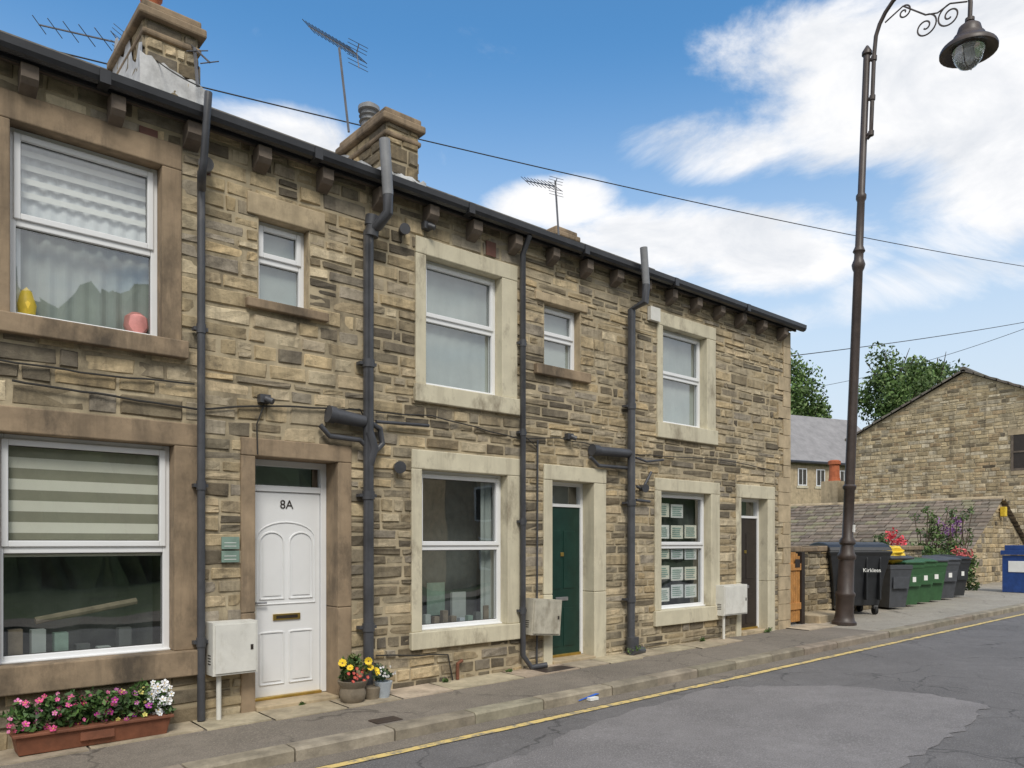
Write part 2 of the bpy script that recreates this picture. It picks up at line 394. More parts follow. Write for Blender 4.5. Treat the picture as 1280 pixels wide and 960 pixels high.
def gx(a,b):
    pr=[(-.135,5.33),(-.137,5.28),(-.16,5.245),(-.20,5.23),(-.238,5.243),(-.258,5.275),(-.262,5.333),(-.25,5.336),(-.245,5.285),(-.20,5.245),(-.15,5.28),(-.145,5.333)]
    n=len(pr); vs=[(x,y,z) for x in(a,b) for y,z in pr]
    gut.add(vs,[(i,(i+1)%n,n+(i+1)%n,n+i) for i in range(n)]+[tuple(range(n)),tuple(range(2*n-1,n-1,-1))],'gutter')
gx(XL,XR+.13)
xx=XL+1
while xx<XR: gut.box(xx,xx+.08,-.268,-.13,5.225,5.334,'gutter'); xx+=1.83
gut.box(XL,XR,-.14,-.11,5.225,5.325,'gutter')
gut.box(XL,XR+.02,-.115,-.015,5.255,5.31,'sill')
gut.obj('gutter',T)
cor=MB()
for x in [33,142,237,323,401,470,533,587,638,685,727,765,800,833,864,893,920,946,972]:
    u=FU(x); w=.055+R.uniform(0,.012)
    zb=5.045+R.uniform(-.01,.01); vs=[(u-w,-.02,zb-.02),(u+w,-.02,zb-.02),(u+w,-.13,zb+.03),(u-w,-.13,zb+.03),(u-w,-.02,5.225),(u+w,-.02,5.225),(u+w,-.165,5.223),(u-w,-.165,5.223),(u-w,-.165,zb+.07),(u+w,-.165,zb+.07)]
    cor.add(vs,[(0,3,2,1),(4,5,6,7),(3,8,9,2),(8,7,6,9),(0,4,7,8,3),(1,2,9,6,5)],'sill')
for k in range(5):
    u=-.3-k*.95; cor.box(u-.055,u+.055,-.15,-.02,5.04,5.225,'sill')
cor.obj('gutter_corbels',T,bevel=.006)
# windows
def windowobj(nm,u0,u1,zb,zm,zt,kind):
    e=MB(); fw=.055; y0=REC; y1=REC+.07
    e.box(u0,u0+fw,y0,y1,zb,zt,'upvc'); e.box(u1-fw,u1,y0,y1,zb,zt,'upvc')
    e.box(u0+fw,u1-fw,y0+.002,y1,zb,zb+fw,'upvc'); e.box(u0+fw,u1-fw,y0+.002,y1,zt-fw,zt,'upvc'); e.box(u0+fw,u1-fw,y0+.002,y1,zm-.03,zm+.03,'upvc')
    a,b,c,d=u0+fw-.018,u1-fw+.018,zm+.022,zt-fw+.018; sw=.048; ys=y0-.018
    e.box(a,a+sw,ys,y0+.04,c,d,'upvc'); e.box(b-sw,b,ys,y0+.04,c,d,'upvc'); e.box(a+sw,b-sw,ys+.001,y0+.04,c,c+sw,'upvc'); e.box(a+sw,b-sw,ys+.001,y0+.04,d-sw,d,'upvc')
    e.box(u0-.0,u1,y0-.03,y0+.03,zb-.0,zb+.018,'upvc')
    e.obj(nm+'_frame',T,bevel=.006)
    g=MB(); g.add([(u0+fw,y0+.035,zb+fw),(u1-fw,y0+.035,zb+fw),(u1-fw,y0+.035,zm-.03),(u0+fw,y0+.035,zm-.03)],[(0,1,2,3)],'glass')
    g.add([(a+sw,y0+.02,c+sw),(b-sw,y0+.02,c+sw),(b-sw,y0+.02,d-sw),(a+sw,y0+.02,d-sw)],[(0,1,2,3)],'glass')
    for (p,q,r_,s_,yy) in((u0+fw,u1-fw,zb+fw,zm-.03,y0+.032),(a+sw,b-sw,c+sw,d-sw,y0+.017)):
        for (A,B_,C_,D_) in((p,q,r_,r_+.006),(p,q,s_-.006,s_),(p,p+.006,r_+.006,s_-.006),(q-.006,q,r_+.006,s_-.006)):
            g.add([(A,yy,C_),(B_,yy,C_),(B_,yy,D_),(A,yy,D_)],[(0,1,2,3)],'cable')
    g.obj(nm+'_glass',T)
    r=MB()
    r.box(u0-.02,u0,y1,.9,zb,zt,'room'); r.box(u1,u1+.02,y1,.9,zb,zt,'room'); r.box(u0,u1,y1,.9,zb-.02,zb,'room'); r.box(u0,u1,y1,.9,zt,zt+.02,'room')
    def wavy(ua,ub,za,zb_,y,mat,amp=.012,fr=70):
        n=60; vs=[]
        for i in range(n+1):
            x=ua+(ub-ua)*i/n; yy=y+amp*math.sin(x*fr)+amp*.5*math.sin(x*fr*.37)
            vs+=[(x,yy,za),(x,yy,zb_)]
        r.add(vs,[(2*i,2*i+2,2*i+3,2*i+1) for i in range(n)],mat)
    if kind=='net':
        wavy(u0,u1,zm,zt,y1+.05,'net',.008,60); wavy(u0,u1,zb,zm,y1+.10,'netdull',.012,50); wavy(u0,u0+.1,zb,zt,y1+.02,'net',.012,50)
        for k in range(4): r.box(u0,u1,y1+.015,y1+.02,zt-.16-k*.11,zt-.115-k*.11,'white')
    elif kind=='dull': wavy(u0,u1,zb,zt,y1+.02,'netdull',.003,40)
    elif kind=='frost': wavy(u0,u1,zb,zt,y1+.006,'netdull',.001,5)
    elif kind=='zebra':
        zz=zt;i=0
        while zz>zm+.02:
            r.box(u0+fw,u1-fw,y1-.010,y1-.006,zz-.085,zz,'blindl' if i%2==0 else 'blindd'); zz-=.085; i+=1
        r.box(u0+fw,u1-fw,y1-.014,y1+.004,zz-.02,zz,'blindl')
        wavy(u0,u1,zb,zm,y1+.45,'netdark',.02,20)
        for k in range(6): r.box(u0+.1+k*.16,u0+.2+k*.16,y1+.05,y1+.15,zb,zb+R.uniform(.05,.25),R.choice(['netdull','netdark','pot','plaque']))
        r.tube([(u0+.3,y1+.15,zb+.3),(u1-.2,y1+.2,zb+.42)],.03,'pot',8)
    elif kind=='clutter':
        r.box(u0,u1,y1+.4,y1+.42,zb,zt,'netdark')
        wavy(u0,u0+.16,zb,zt,y1+.06,'netdull',.012,60); wavy(u1-.2,u1,zb,zt,y1+.06,'netdull',.012,60)
        for k in range(9): r.box(u0+.08+k*.12,u0+.15+k*.12,y1+.03,y1+.09,zb,zb+R.uniform(.08,.22),R.choice(['netdull','netdark','pot','plaque','potblue']))
        r.box(u0+.35,u0+.6,y1+.22,y1+.23,zb+.12,zb+.5,'plaque'); r.box(u0+.68,u0+.88,y1+.18,y1+.22,zb,zb+.38,'netdull')
    elif kind=='posters':
        r.box(u0,u1,y1+.12,y1+.14,zb,zt,'netdark')
        cols=['white','blindl','white','net']
        for rr_ in range(5):
            for c_ in range(3):
                w=(u1-u0-.2)/3; a0=u0+.1+c_*w; z0=zb+.10+rr_*(zt-zb-.2)/5+R.uniform(0,.05)
                if R.random()<.9:
                    r.box(a0+.01,a0+w-.03,y0+.046+.001*rr_,y0+.047+.001*rr_,z0,z0+.2,R.choice(cols))
                    for l in range(5): r.box(a0+.04,a0+w-.06-R.uniform(0,.06),y0+.043,y0+.0445,z0+.03+l*.03,z0+.045+l*.03,'ink')
    r.obj(nm+'_interior',T)
for w in WD: windowobj(*w)
o=MB(); u=FU(172,.15); o.lathe([(.0,0),(.07,.01),(.1,.08),(.09,.16),(.04,.2),(0,.21)],(u,.20,WD[0][3]+.04),simple('pink_ornament',(.7,.3,.28)),16)
o.lathe([(0,0),(.06,0),(.07,.1),(.04,.2),(0,.24)],(WD[0][1]+.14,.20,WD[0][3]+.05),'yellow',12); o.obj('window_ornaments',T,smooth=True)
# doors
nm,u0,u1,zt,rc=DD[0]
d=MB(); zb=gz(u0)+.055; y=rc; fw=.06; zd=FZ(350,615,rc)
d.box(u0,u0+fw,y-.02,y+.06,zb,zt,'upvc'); d.box(u1-fw,u1,y-.02,y+.06,zb,zt,'upvc'); d.box(u0+fw,u1-fw,y-.018,y+.06,zt-fw,zt,'upvc'); d.box(u0+fw,u1-fw,y-.018,y+.06,zd,zd+.06,'upvc')
d.box(u0+fw+.004,u1-fw-.004,y,y+.05,zb+.02,zd-.004,'upvc'); d.box(u0+fw,u1-fw,y-.04,y+.05,zb-.004,zb+.022,'brass')
d.box(u0+fw,u1-fw,y+.2,y+.22,zd,zt,'netdull')
d.obj('white_front_door',T,bevel=.005)
d=MB(); d.add([(u0+fw,y+.02,zd+.06),(u1-fw,y+.02,zd+.06),(u1-fw,y+.02,zt-fw),(u0+fw,y+.02,zt-fw)],[(0,1,2,3)],'glass')
c0,c1=u0+fw,u1-fw; cm=(c0+c1)/2
def arch(a,b,z0,z1,rr):
    pts=[(a,y-.002,z0),(a,y-.002,z1)]
    for k in range(1,9):
        t=math.pi*k/9; pts.append(((a+b)/2-(b-a)/2*math.cos(t),y-.002,z1+rr*math.sin(t)))
    pts+=[(b,y-.002,z1),(b,y-.002,z0),(a,y-.002,z0)]
    d.tube(pts,.010,'upvc',6); 
    ins=.03; vs=[(a+ins,y-.008,z0+ins),(b-ins,y-.008,z0+ins)]
    for k in range(0,9):
        t=math.pi*k/8; vs.append(((a+b)/2+((b-a)/2-ins)*math.cos(t),y-.008,z1-ins*.3+(rr-ins*.3)*math.sin(t)))
    d.add(vs,[tuple(range(len(vs)))],'upvc')
for a,b_ in((c0+.09,cm-.03),(cm+.03,c1-.09)):
    arch(a,b_,1.05,1.60,.10); arch(a,b_,.22,.72,.005)
pts=[(c0+.06,y-.002,1.0),(c0+.06,y-.002,1.64)]+[(cm-(cm-c0-.06)*math.cos(math.pi*k/12),y-.002,1.64+.16*math.sin(math.pi*k/12)) for k in range(1,12)]+[(c1-.06,y-.002,1.64),(c1-.06,y-.002,1.0),(c0+.06,y-.002,1.0)]
d.tube(pts,.008,'upvc',6)
d.box(cm-.14,cm+.14,y-.015,y,.84,.90,'brass'); d.box(cm-.11,cm+.11,y-.02,y-.015,.855,.885,'dark')
d.box(c0+.025,c0+.055,y-.012,y,.88,1.1,'upvc_dull'); d.tube([(c0+.04,y-.01,1.02),(c0+.04,y-.05,1.02),(c0+.14,y-.05,1.02)],.01,'metal',8)
d.obj('white_door_panels',T,smooth=True)
def text(s,size,loc,mat,parent,name,rot=(math.pi/2,0,0)):
    cu=bpy.data.curves.new(name,'FONT'); cu.body=s; cu.size=size; cu.extrude=.001; cu.align_x='CENTER'
    o=bpy.data.objects.new(name,cu); o.location=loc; o.rotation_euler=rot; cu.materials.append(M[mat]); bpy.context.scene.collection.objects.link(o); o.parent=parent; return o
text('8A',.12,(cm,y-.006,zd-.16),'dark',T,'door_number')
for (nm,u0,u1,zt,rc),mt in zip(DD[1:],('green','dark')):
    d=MB(); zb=gz(u0)+.055; y=rc; fw=.045; zd=zt-.32
    d.box(u0,u0+fw,y-.02,y+.06,zb,zt,'upvc'); d.box(u1-fw,u1,y-.02,y+.06,zb,zt,'upvc'); d.box(u0+fw,u1-fw,y-.018,y+.06,zt-fw,zt,'upvc'); d.box(u0+fw,u1-fw,y-.018,y+.06,zd,zd+.04,'upvc')
    d.box(u0+fw,u1-fw,y,y+.05,zb,zd,mt)
    for a,b_ in((u0+fw+.09,(u0+u1)/2-.03),((u0+u1)/2+.03,u1-fw-.09)):
        d.box(a,b_,y-.008,y,.25,.75,mt); d.box(a,b_,y-.008,y,1.0,1.75,mt)
    d.box((u0+u1)/2-.11,(u0+u1)/2+.11,y-.012,y,.84,.89,'metal'); d.box(u0+fw+.03,u0+fw+.06,y-.03,y,1.0,1.1,'brass'); d.box(u0+fw,u1-fw,y-.03,y+.05,zb-.004,zb+.03,'brass')
    d.box((u0+u1)/2-.03,(u0+u1)/2+.03,y-.014,y-.008,1.42,1.47,'brass')
    d.box(u0+fw,u1-fw,y+.2,y+.22,zd,zt,'netdull')
    d.obj(nm,T,bevel=.004)
    g=MB(); g.add([(u0+fw,y+.02,zd+.04),(u1-fw,y+.02,zd+.04),(u1-fw,y+.02,zt-fw),(u0+fw,y+.02,zt-fw)],[(0,1,2,3)],'glass'); g.obj(nm+'_fanlight',T)
# chimneys
def ss(a,b): return .5
def chimney(x0,x1,y0,y1,zt):
    zb=5.3
    stone_box('chimney_stack',T,x0,x1,y0,y1,zb,zt-.20,soot=ss,ch=(.11,.2),sw=(.15,.4),tone=.95)
    c=MB(); 
    c.box(x0-.035,x1+.035,y0-.035,y1+.035,zt-.36,zt-.30,'brown')
    c.box(x0-.075,x1+.075,y0-.075,y1+.075,zt-.20,zt-.11,'brown'); c.box(x0-.035,x1+.035,y0-.035,y1+.035,zt-.11,zt-.03,'brown'); c.box(x0+.03,x1-.03,y0+.03,y1-.03,zt-.03,zt+.01,'tan')
    c.obj('chimney_cap',T,bevel=.02)
chimney(2.17,2.66,1.0,2.1,6.88); chimney(4.87,5.32,1.0,2.08,6.84); chimney(9.15,9.6,2.5,3.6,7.04)
c=MB()
c.lathe([(.11,0),(.10,.1),(.09,.3),(.12,.34),(.12,.38)],(2.35,1.5,6.88),'terra',16)
c.lathe([(.13,0),(.12,.05),(.10,.08),(.10,.16),(.13,.17),(.10,.18),(.10,.23),(.13,.24),(.10,.25),(.10,.30),(.14,.31),(.14,.36),(.05,.42)],(5.07,1.75,6.84),'pipeg',16)
c.obj('chimney_pots',T,smooth=True)
def flash(x0,x1,y0,y1,k=1.0):
    f=MB()
    zf=lambda y:5.345+(y+.14)*tanp
    vs=[];nx=12;ny=6
    for i in range(nx+1):
        for j in range(ny+1):
            x=x0-.06+(x1-x0+.16)*i/nx
            t=j/ny
            if t<.5: yy=y0-.35+.32*t*2; z=zf(yy)+.03
            else: yy=y0-.035; z=zf(y0)+.02+(t-.5)*.34*k*(1-.4*i/nx)
            vs.append((x,yy+R.uniform(-.012,.012),z+R.uniform(-.02,.03)))
    f.add(vs,[(i*(ny+1)+j,(i+1)*(ny+1)+j,(i+1)*(ny+1)+j+1,i*(ny+1)+j+1) for i in range(nx) for j in range(ny)],'lead')
    for s,xx in((-1,x0-.03),(1,x1+.03)):
        vs=[]
        for q in range(11):
            yy=y0+(y1-y0)*q/10; vs+=[(xx+s*.10,yy,zf(yy)+.03),(xx,yy,zf(yy)+.05),(xx,yy,zf(yy)+.14*k+(.10*k if q%4<2 else 0)+R.uniform(-.02,.02))]
        f.add(vs,[(3*k_+q,3*k_+3+q,3*k_+4+q,3*k_+1+q) for k_ in range(10) for q in(0,1)],'lead')
    f.obj('lead_flashing',T,smooth=True)
flash(2.17,2.66,1.0,2.1,1.9); flash(4.87,5.32,1.0,2.08,.45)
def aerial(base,top,boomA,boomB,nel,name='tv_aerial',l0=.09):
    a=MB(); a.tube([base,top],.016,'aerial',6); a.tube([boomA,boomB],.010,'aerial',6)
    A=Vector(boomA);B=Vector(boomB); dr=(B-A).normalized(); sd=dr.cross(Vector((0,0,1))).normalized()
    for i in range(nel):
        p=A.lerp(B,i/(nel-1)); l=l0+.05*i/nel
        a.tube([p-sd*l-Vector((0,0,.05)),p+sd*l+Vector((0,0,.05))],.006,'aerial',4)
    for s in(-1,1):
        a.tube([B+Vector((0,0,.02)),B+Vector((0,0,.14*s))+dr*.06],.007,'aerial',4)
        for k in range(3):
            q=B+Vector((0,0,.045*s*(k+1)))+dr*.02*k; a.tube([q-sd*.13,q+sd*.13],.004,'aerial',4)
    return a.obj(name,None)
aerial(P(436,165,9.2),P(424,60,9.2),P(386,33,9.6),P(446,68,8.8),14)
aerial(P(247,108,7.6),P(243,60,7.6),P(262,78,7.4),P(232,50,7.8),3)
aerial(P(699,305,12.2),P(694,226,12.2),P(657,226,12.8),P(694,233,12.0),9)
aerial(P(150,62,8.3),P(149,52,8.3),P(49,31,8.6),P(150,54,8.3),6)
# ---- pipes
pp=MB()
def pipe(pts,r,mat='pipe',coll=True):
    pp.tube(pts,r,mat,14)
    if coll:
        for i in range(len(pts)-1):
            a=Vector(pts[i]);b_=Vector(pts[i+1])
            if abs(a.z-b_.z)>1.0:
                n=int(abs(a.z-b_.z)/1.6)+1
                for k in range(1,n+1):
                    q=a.lerp(b_,k/(n+.5)); pp.tube([q+Vector((0,0,.04)),q-Vector((0,0,.04))],r*1.2,mat,14)
                    pp.box(q.x-r*1.8,q.x+r*1.8,-.03,q.y,q.z-.015,q.z+.015,mat)
u=FU(251,-.08); b0=gz(u)
pipe([(u,-.09,FZ(251,215,-.09)),(u,-.09,b0+.02)],.034)
pipe([(u-.01,-.30,FZ(251,112,-.30)),(u-.05,-.30,FZ(246,200,-.3)),(u-.04,-.22,FZ(248,222,-.2)),(u,-.1,FZ(251,236,-.1))],[.032,.032,.038,.038],'pipe',False)
u=FU(460,-.1)
zt=FZ(466,170,-.3)
pipe([(u+.06,-.32,zt),(u+.1,-.32,FZ(470,240,-.3))],.055,'pipeg',False)
pipe([(u+.1,-.32,FZ(470,238,-.3)),(u+.1,-.32,FZ(470,262,-.3)),(u+.05,-.2,FZ(462,280,-.2)),(u,-.11,FZ(460,290,-.1)),(u,-.11,b0+.05)],.053)
for z in(FZ(470,268,-.3),FZ(460,290,-.1)): pp.tube([(u+.03 if z<4.9 else u+.08,-.14 if z<4.9 else -.28,z+.05),(u+.02 if z<4.9 else u+.08,-.13 if z<4.9 else -.28,z-.05)],.07,'pipe',14)
u3=FU(653,-.07); pipe([(u3,-.2,5.24),(u3,-.08,5.05),(u3,-.08,.25),(u3+.1,-.12,.1),(u3+.28,-.2,gz(u3)+.06)],.034)
u4=FU(788,-.1); pipe([(u4+.0,-.33,FZ(788,303,-.33)),(u4+.05,-.33,FZ(790,350,-.33))],.05,'pipeg',False)
pipe([(u4+.05,-.33,FZ(790,350,-.33)),(u4+.03,-.33,FZ(790,372,-.33)),(u4,-.12,FZ(789,388,-.1)),(u4,-.11,b0+.15),(u4,-.14,gz(u4))],.053)
pp.tube([(u4,-.14,.32),(u4,-.14,.1)],.085,'pipe',14); pp.tube([(u4-.1,-.2,.14),(u4+.2,-.14,.12)],.06,'pipe',12)
def fp(x,y,dep=-.07): return (FU(x,dep),dep,FZ(x,y,dep))
pp.tube([fp(413,518,-.09),fp(455,527,-.10)],[.075,.062],'pipe',14); pp.tube([fp(410,517,-.09),fp(418,519,-.09)],.085,'pipe',14)
pipe([fp(400,531,-.06),fp(412,545,-.08),fp(450,550,-.09),fp(460,560,-.1)],.026)
pipe([fp(462,528,-.1),fp(475,536),fp(478,555),fp(466,567,-.09)],.03); pipe([fp(470,527),fp(536,532)],.018)
pipe([fp(462,540,-.14),fp(468,560,-.16),fp(462,580,-.12)],.045)
pp.tube([fp(742,563,-.09),fp(788,567,-.10)],.062,'pipe',14); pp.tube([fp(740,562,-.09),fp(747,563,-.09)],.075,'pipe',14)
pipe([fp(738,571),fp(748,582),fp(785,585)],.024); pipe([fp(795,572),fp(808,577),fp(829,575)],.016)
pipe([fp(796,608),fp(803,612),fp(814,590)],.02); pipe([fp(795,625),fp(812,627)],.02); 
for x,y,r in((497,584,.05),(503,289,.045),(257,210,.05),(802,610,.045)):
    c=Vector(fp(x,y,-.03)); pp.tube([c,c+Vector((-.03,-.10,-.01))],[r,r*1.3],'pipe',14)
for x,y in((330,499),(711,546),(533,283)):
    c=fp(x,y,-.05); pp.box(c[0]-.05,c[0]+.05,-.09,-.01,c[2]-.035,c[2]+.04,'pipe'); pp.tube([(c[0],-.09,c[2]),(c[0]+.05,-.14,c[2]-.03)],.03,'pipe',10)
pp.obj('drain_pipes',T,smooth=True)
cb=MB()
def cable(pl,r=.008,dep=-.045):
    pts=[]
    for i in range(len(pl)-1):
        n=max(2,int(abs(pl[i+1][0]-pl[i][0])/25)+2)
        for k in range(n):
            t=k/n; pts.append(fp(pl[i][0]*(1-t)+pl[i+1][0]*t,pl[i][1]*(1-t)+pl[i+1][1]*t+R.uniform(-.8,.8),dep))
    pts.append(fp(*pl[-1],dep)); cb.tube(pts,r,'cable',6)
cable([(-60,436),(0,450),(120,468),(243,480)],.008); cable([(15,476),(120,492),(245,512),(330,507),(450,512),(455,520)],.009)
cable([(330,505),(321,530),(322,568)],.007)
cable([(470,515),(540,520),(648,548),(700,548),(760,560)],.007)
cable([(655,545),(672,560),(671,610)],.007); cable([(795,568),(900,575),(968,588)],.007)
cable([(470,820),(560,818),(566,850)],.008)
cb.obj('wall_cables',T)
mi=MB()
def meter(xl,xr,yt,yb,mat,name,dep=-.22,legs=True,tilt=0):
    m_=MB(); u0=FU(xl,dep);u1=FU(xr,dep); zt=FZ(xl,yt,dep);zb=FZ(xl,yb,dep)
    w=u1-u0; h=zt-zb
    m_.box(0,w,dep,-.02,0,h,mat); m_.box(.02,w-.02,dep-.014,dep-.002,.02,h-.02,mat); m_.box(w-.07,w-.045,dep-.018,dep-.014,h*.45,h*.55,'dark')
    if legs: 
        m_.tube([(.08,-.12,.0),(.08,-.12,-zb+gz(u0))],.022,'upvc_dull',10)
    for k in range(4): m_.box(-.002,.0,dep+.05,dep+.12,h*.2+k*.025,h*.2+k*.025+.01,'dark')
    o=m_.obj(name,None,bevel=.012); o.location=(u0,0,zb); o.rotation_euler=(0,tilt,0); return o
meter(266,322,779,846,'upvc_dull','gas_meter_box',-.20)
meter(664,700,748,794,'grime','gas_meter_box',-.18,False,math.radians(5))
meter(905,934,732,770,'upvc_dull','gas_meter_box',-.18)
for z in((671,686.5),(688.5,703)):
    mi.box(FU(275),FU(297),-.045,-.028,FZ(275,z[1]),FZ(275,z[0]),'plaque')
    for k in range(2): mi.box(FU(278),FU(293),-.047,-.045,FZ(275,z[1])+.025+k*.03,FZ(275,z[1])+.030+k*.03,'white')
mi.box(FU(808),FU(820),-.08,-.02,FZ(806,400),FZ(806,383),'upvc_dull')
ab=simple('clay_airbrick',(.13,.05,.03))
mi.box(FU(173),FU(196),-.03,-.02,FZ(173,178),FZ(173,158),ab)
for x,y in((256,210),(612,312)): mi.box(FU(x-6),FU(x+6),-.03,-.02,FZ(x,y+9),FZ(x,y-9),ab)
mi.tube([(FU(568),-.06,gz(7)),(FU(568),-.06,.25),(FU(575),-.04,.27)],.02,'rust',8)
mi.tube([fp(672,550,-.05),fp(671,830,-.05)],.012,'pipe',8)
mi.obj('wall_fittings',T,bevel=.003)
# ================================================================= GROUND
def sheet(name,ya,yb,off,mat,xs=(-200,-15,35,200),parent=None):
    s=MB(); 
    for i in range(len(xs)-1): s.add([(xs[i],ya,gz(xs[i])+off),(xs[i+1],ya,gz(xs[i+1])+off),(xs[i+1],yb,gz(xs[i+1])+off),(xs[i],yb,gz(xs[i])+off)],[(0,1,2,3)],mat)
    return s.obj(name,parent)
sheet('ground',-500,500,-.115,'grass',(-500,-15,35,500))
KY=-1.30
sheet('road',-9.5,KY+.01,-.10,'road')
pav=MB()
def sub(ya,yb,off,mat,xa=-60,xb=35):
    for a,b_ in((xa,min(-15,xb)),(max(-15,xa),xb)):
        if b_<=a: continue
        pav.add([(a,ya,gz(a)+off),(b_,ya,gz(b_)+off),(b_,yb,gz(b_)+off),(a,yb,gz(a)+off)],[(0,1,2,3)],mat)
sub(KY,.02,-.004,'tarmac',-60,XR+.6); sub(KY,.02,-.004,'conc',XR+.6,35); sub(.02,3.5,-.004,'conc',XR,35)
x=-5
while x<13.5:
    w=R.uniform(.5,1.1); dpt=R.uniform(.34,.46); c=tint((.46,.39,.28)); z=gz(x)
    if R.random()<.92: pav.add([(x+.01,-dpt,z+.006),(x+w-.01,-dpt,z+.01*w+.006+R.uniform(0,.006)),(x+w-.01,-.0,z+.01*w+.014),(x+.01,-.0,z+.014),(x+.01,-dpt,z-.01),(x+w-.01,-dpt,z-.01)],[(0,1,2,3),(0,4,5,1)],'flag',c)
    x+=w
pav.obj('pavement',None)
kb=MB(); x=-15
while x<34:
    w=R.uniform(.75,1.0); c=tint((.33,.285,.215),.8,1.15); z=gz(x); j=R.uniform(-.008,.008); a,b_=x+.006,x+w-.006
    vs=[(a,KY-.14+j,z-.13),(b_,KY-.14+j,z-.12),(b_,KY-.14+j,z-.005),(a,KY-.14+j,z-.015),(a,KY-.12+j,z+.006),(b_,KY-.12+j,z+.012),(b_,KY+.03,z+.014),(a,KY+.03,z+.008),(a,KY+.03,z-.13),(b_,KY+.03,z-.13)]
    kb.add(vs,[(0,1,2,3),(3,2,5,4),(4,5,6,7),(0,3,4,7,8),(1,9,6,5,2)],'flag',c); x+=w
kb.obj('kerb',None,bevel=.006)
def strip(mb,ya,yb,off,mat,xa,xb,n=60,jit=.006):
    vs=[]
    for i in range(n+1):
        x=xa+(xb-xa)*i/n; j=R.uniform(-jit,jit); vs+=[(x,ya+j,gz(x)+off),(x,yb+j,gz(x)+off)]
    mb.add(vs,[(2*i,2*i+2,2*i+3,2*i+1) for i in range(n)],mat)
sub2=MB(); strip(sub2,-1.80,-1.71,-.092,'yline',-15,19.3); sub2.obj('yellow_line_marking',None)
g=MB(); strip(g,-1.68,KY-.14,-.096,'tarmac',-15,30); g.obj('road_gutter',None)
pt=MB(); pl=[(520,990),(640,948),(720,915),(800,885),(890,862),(960,857),(1060,858),(1160,868),(1236,882),(1225,900),(1180,925),(1120,960),(1060,1020),(950,1080),(700,1080)]
vs=[]
for i in range(len(pl)):
    a=pl[i];b_=pl[(i+1)%len(pl)]
    for k in range(6):
        t=k/6; p=G(a[0]*(1-t)+b_[0]*t,a[1]*(1-t)+b_[1]*t,-.1); vs.append((p.x+R.uniform(-.06,.06),p.y+R.uniform(-.06,.06),gz(p.x)-.095))
pt.add(vs,[tuple(range(len(vs)))],'patch'); pt.obj('road_patch',None)
mh=MB(); p=G(482,900,0); mh.box(p.x-.13,p.x+.13,p.y-.08,p.y+.08,gz(p.x)-.02,gz(p.x)+.006,'iron'); p=G(693,837,0); mh.box(p.x-.25,p.x+.25,p.y-.12,p.y+.12,gz(p.x)-.02,gz(p.x)+.014,'iron'); mh.obj('drain_cover',None,bevel=.004)
li=MB(); p=G(732,875,-.1); li.add([(p.x-.16,p.y-.06,gz(p.x)-.08),(p.x+.14,p.y-.07,gz(p.x)-.04),(p.x+.16,p.y+.05,gz(p.x)-.085),(p.x-.14,p.y+.06,gz(p.x)-.04),(p.x,p.y,gz(p.x)-.02)],[(0,1,4),(1,2,4),(2,3,4),(3,0,4)],simple('bright_blue_foil',(.03,.12,.5),.3)); li.box(p.x-.04,p.x+.08,p.y-.11,p.y-.05,gz(p.x)-.09,gz(p.x)-.06,'white'); li.obj('crisp_packet_litter',None)
# opposite side (seen in reflections)
sheet('pavement',-11.5,-9.5,.0,'tarmac')
hl=MB(); n=420; vs=[]
for i in range(n+1):
    x=-60+160*i/n
    hh=11.0+(3.6 if -12<x<22 else 0)+2*noise.noise(Vector((x*.08,0,1)))+1.4*noise.noise(Vector((x*.35,0,1)))+1.6*noise.noise(Vector((x*1.1,0,5)))
    for j in range(10):
        t=j/9; vs.append((x+R.uniform(-.3,.3),-24-14*t+R.uniform(-1.2,1.2),-.2+hh*math.sin(t*math.pi/2)+R.uniform(-.7,.7)*(j>0)))
hl.add(vs,[(i*10+j,(i+1)*10+j,(i+1)*10+j+1,i*10+j+1) for i in range(n) for j in range(9)],'hill'); hl.obj('hill',None)
OH=empty('opposite_stone_house'); oh=MB()
oh.box(16,27,-21,-15,-.3,4.2,'tan'); oh.add([(15.8,-14.7,4.1),(27.2,-14.7,4.1),(27.2,-18,6.4),(15.8,-18,6.4),(15.8,-21.3,4.1),(27.2,-21.3,4.1)],[(0,1,2,3),(3,2,5,4)],'roof')
for x in(17.5,20.5,23.5): oh.box(x,x+1.1,-15,-14.96,2.4,3.6,'white'); oh.box(x+.08,x+1.02,-14.96,-14.94,2.48,3.52,'room'); oh.box(x,x+1.1,-15,-14.96,.5,1.8,'white'); oh.box(x+.08,x+1.02,-14.96,-14.94,.58,1.72,'room')
oh.obj('walls_and_roof',OH)
# ================================================================= foliage
def rv(): 
    while 1:
        v=Vector((R.uniform(-1,1),R.uniform(-1,1),R.uniform(-1,1)))
        if .05<v.length<1: return v
def leaves(mb,c,rad,n,size,cols,lumps=14,lr=.38,vlo=.55):
    c=Vector(c); L=[]
    for i in range(lumps):
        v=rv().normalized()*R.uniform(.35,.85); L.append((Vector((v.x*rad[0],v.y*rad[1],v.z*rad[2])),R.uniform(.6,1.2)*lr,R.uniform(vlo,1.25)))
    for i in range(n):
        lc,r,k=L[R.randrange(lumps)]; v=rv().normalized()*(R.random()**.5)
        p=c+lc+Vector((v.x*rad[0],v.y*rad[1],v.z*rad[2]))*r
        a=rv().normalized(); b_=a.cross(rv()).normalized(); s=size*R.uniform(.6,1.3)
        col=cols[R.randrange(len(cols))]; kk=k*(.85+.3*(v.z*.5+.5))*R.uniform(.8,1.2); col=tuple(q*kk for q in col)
        mb.add([p-a*s,p+b_*s*.5,p+a*s,p-b_*s*.5],[(0,1,2,3)],'leaf',col)
GR=[(.05,.095,.02),(.07,.12,.028),(.09,.13,.035),(.04,.075,.018)]
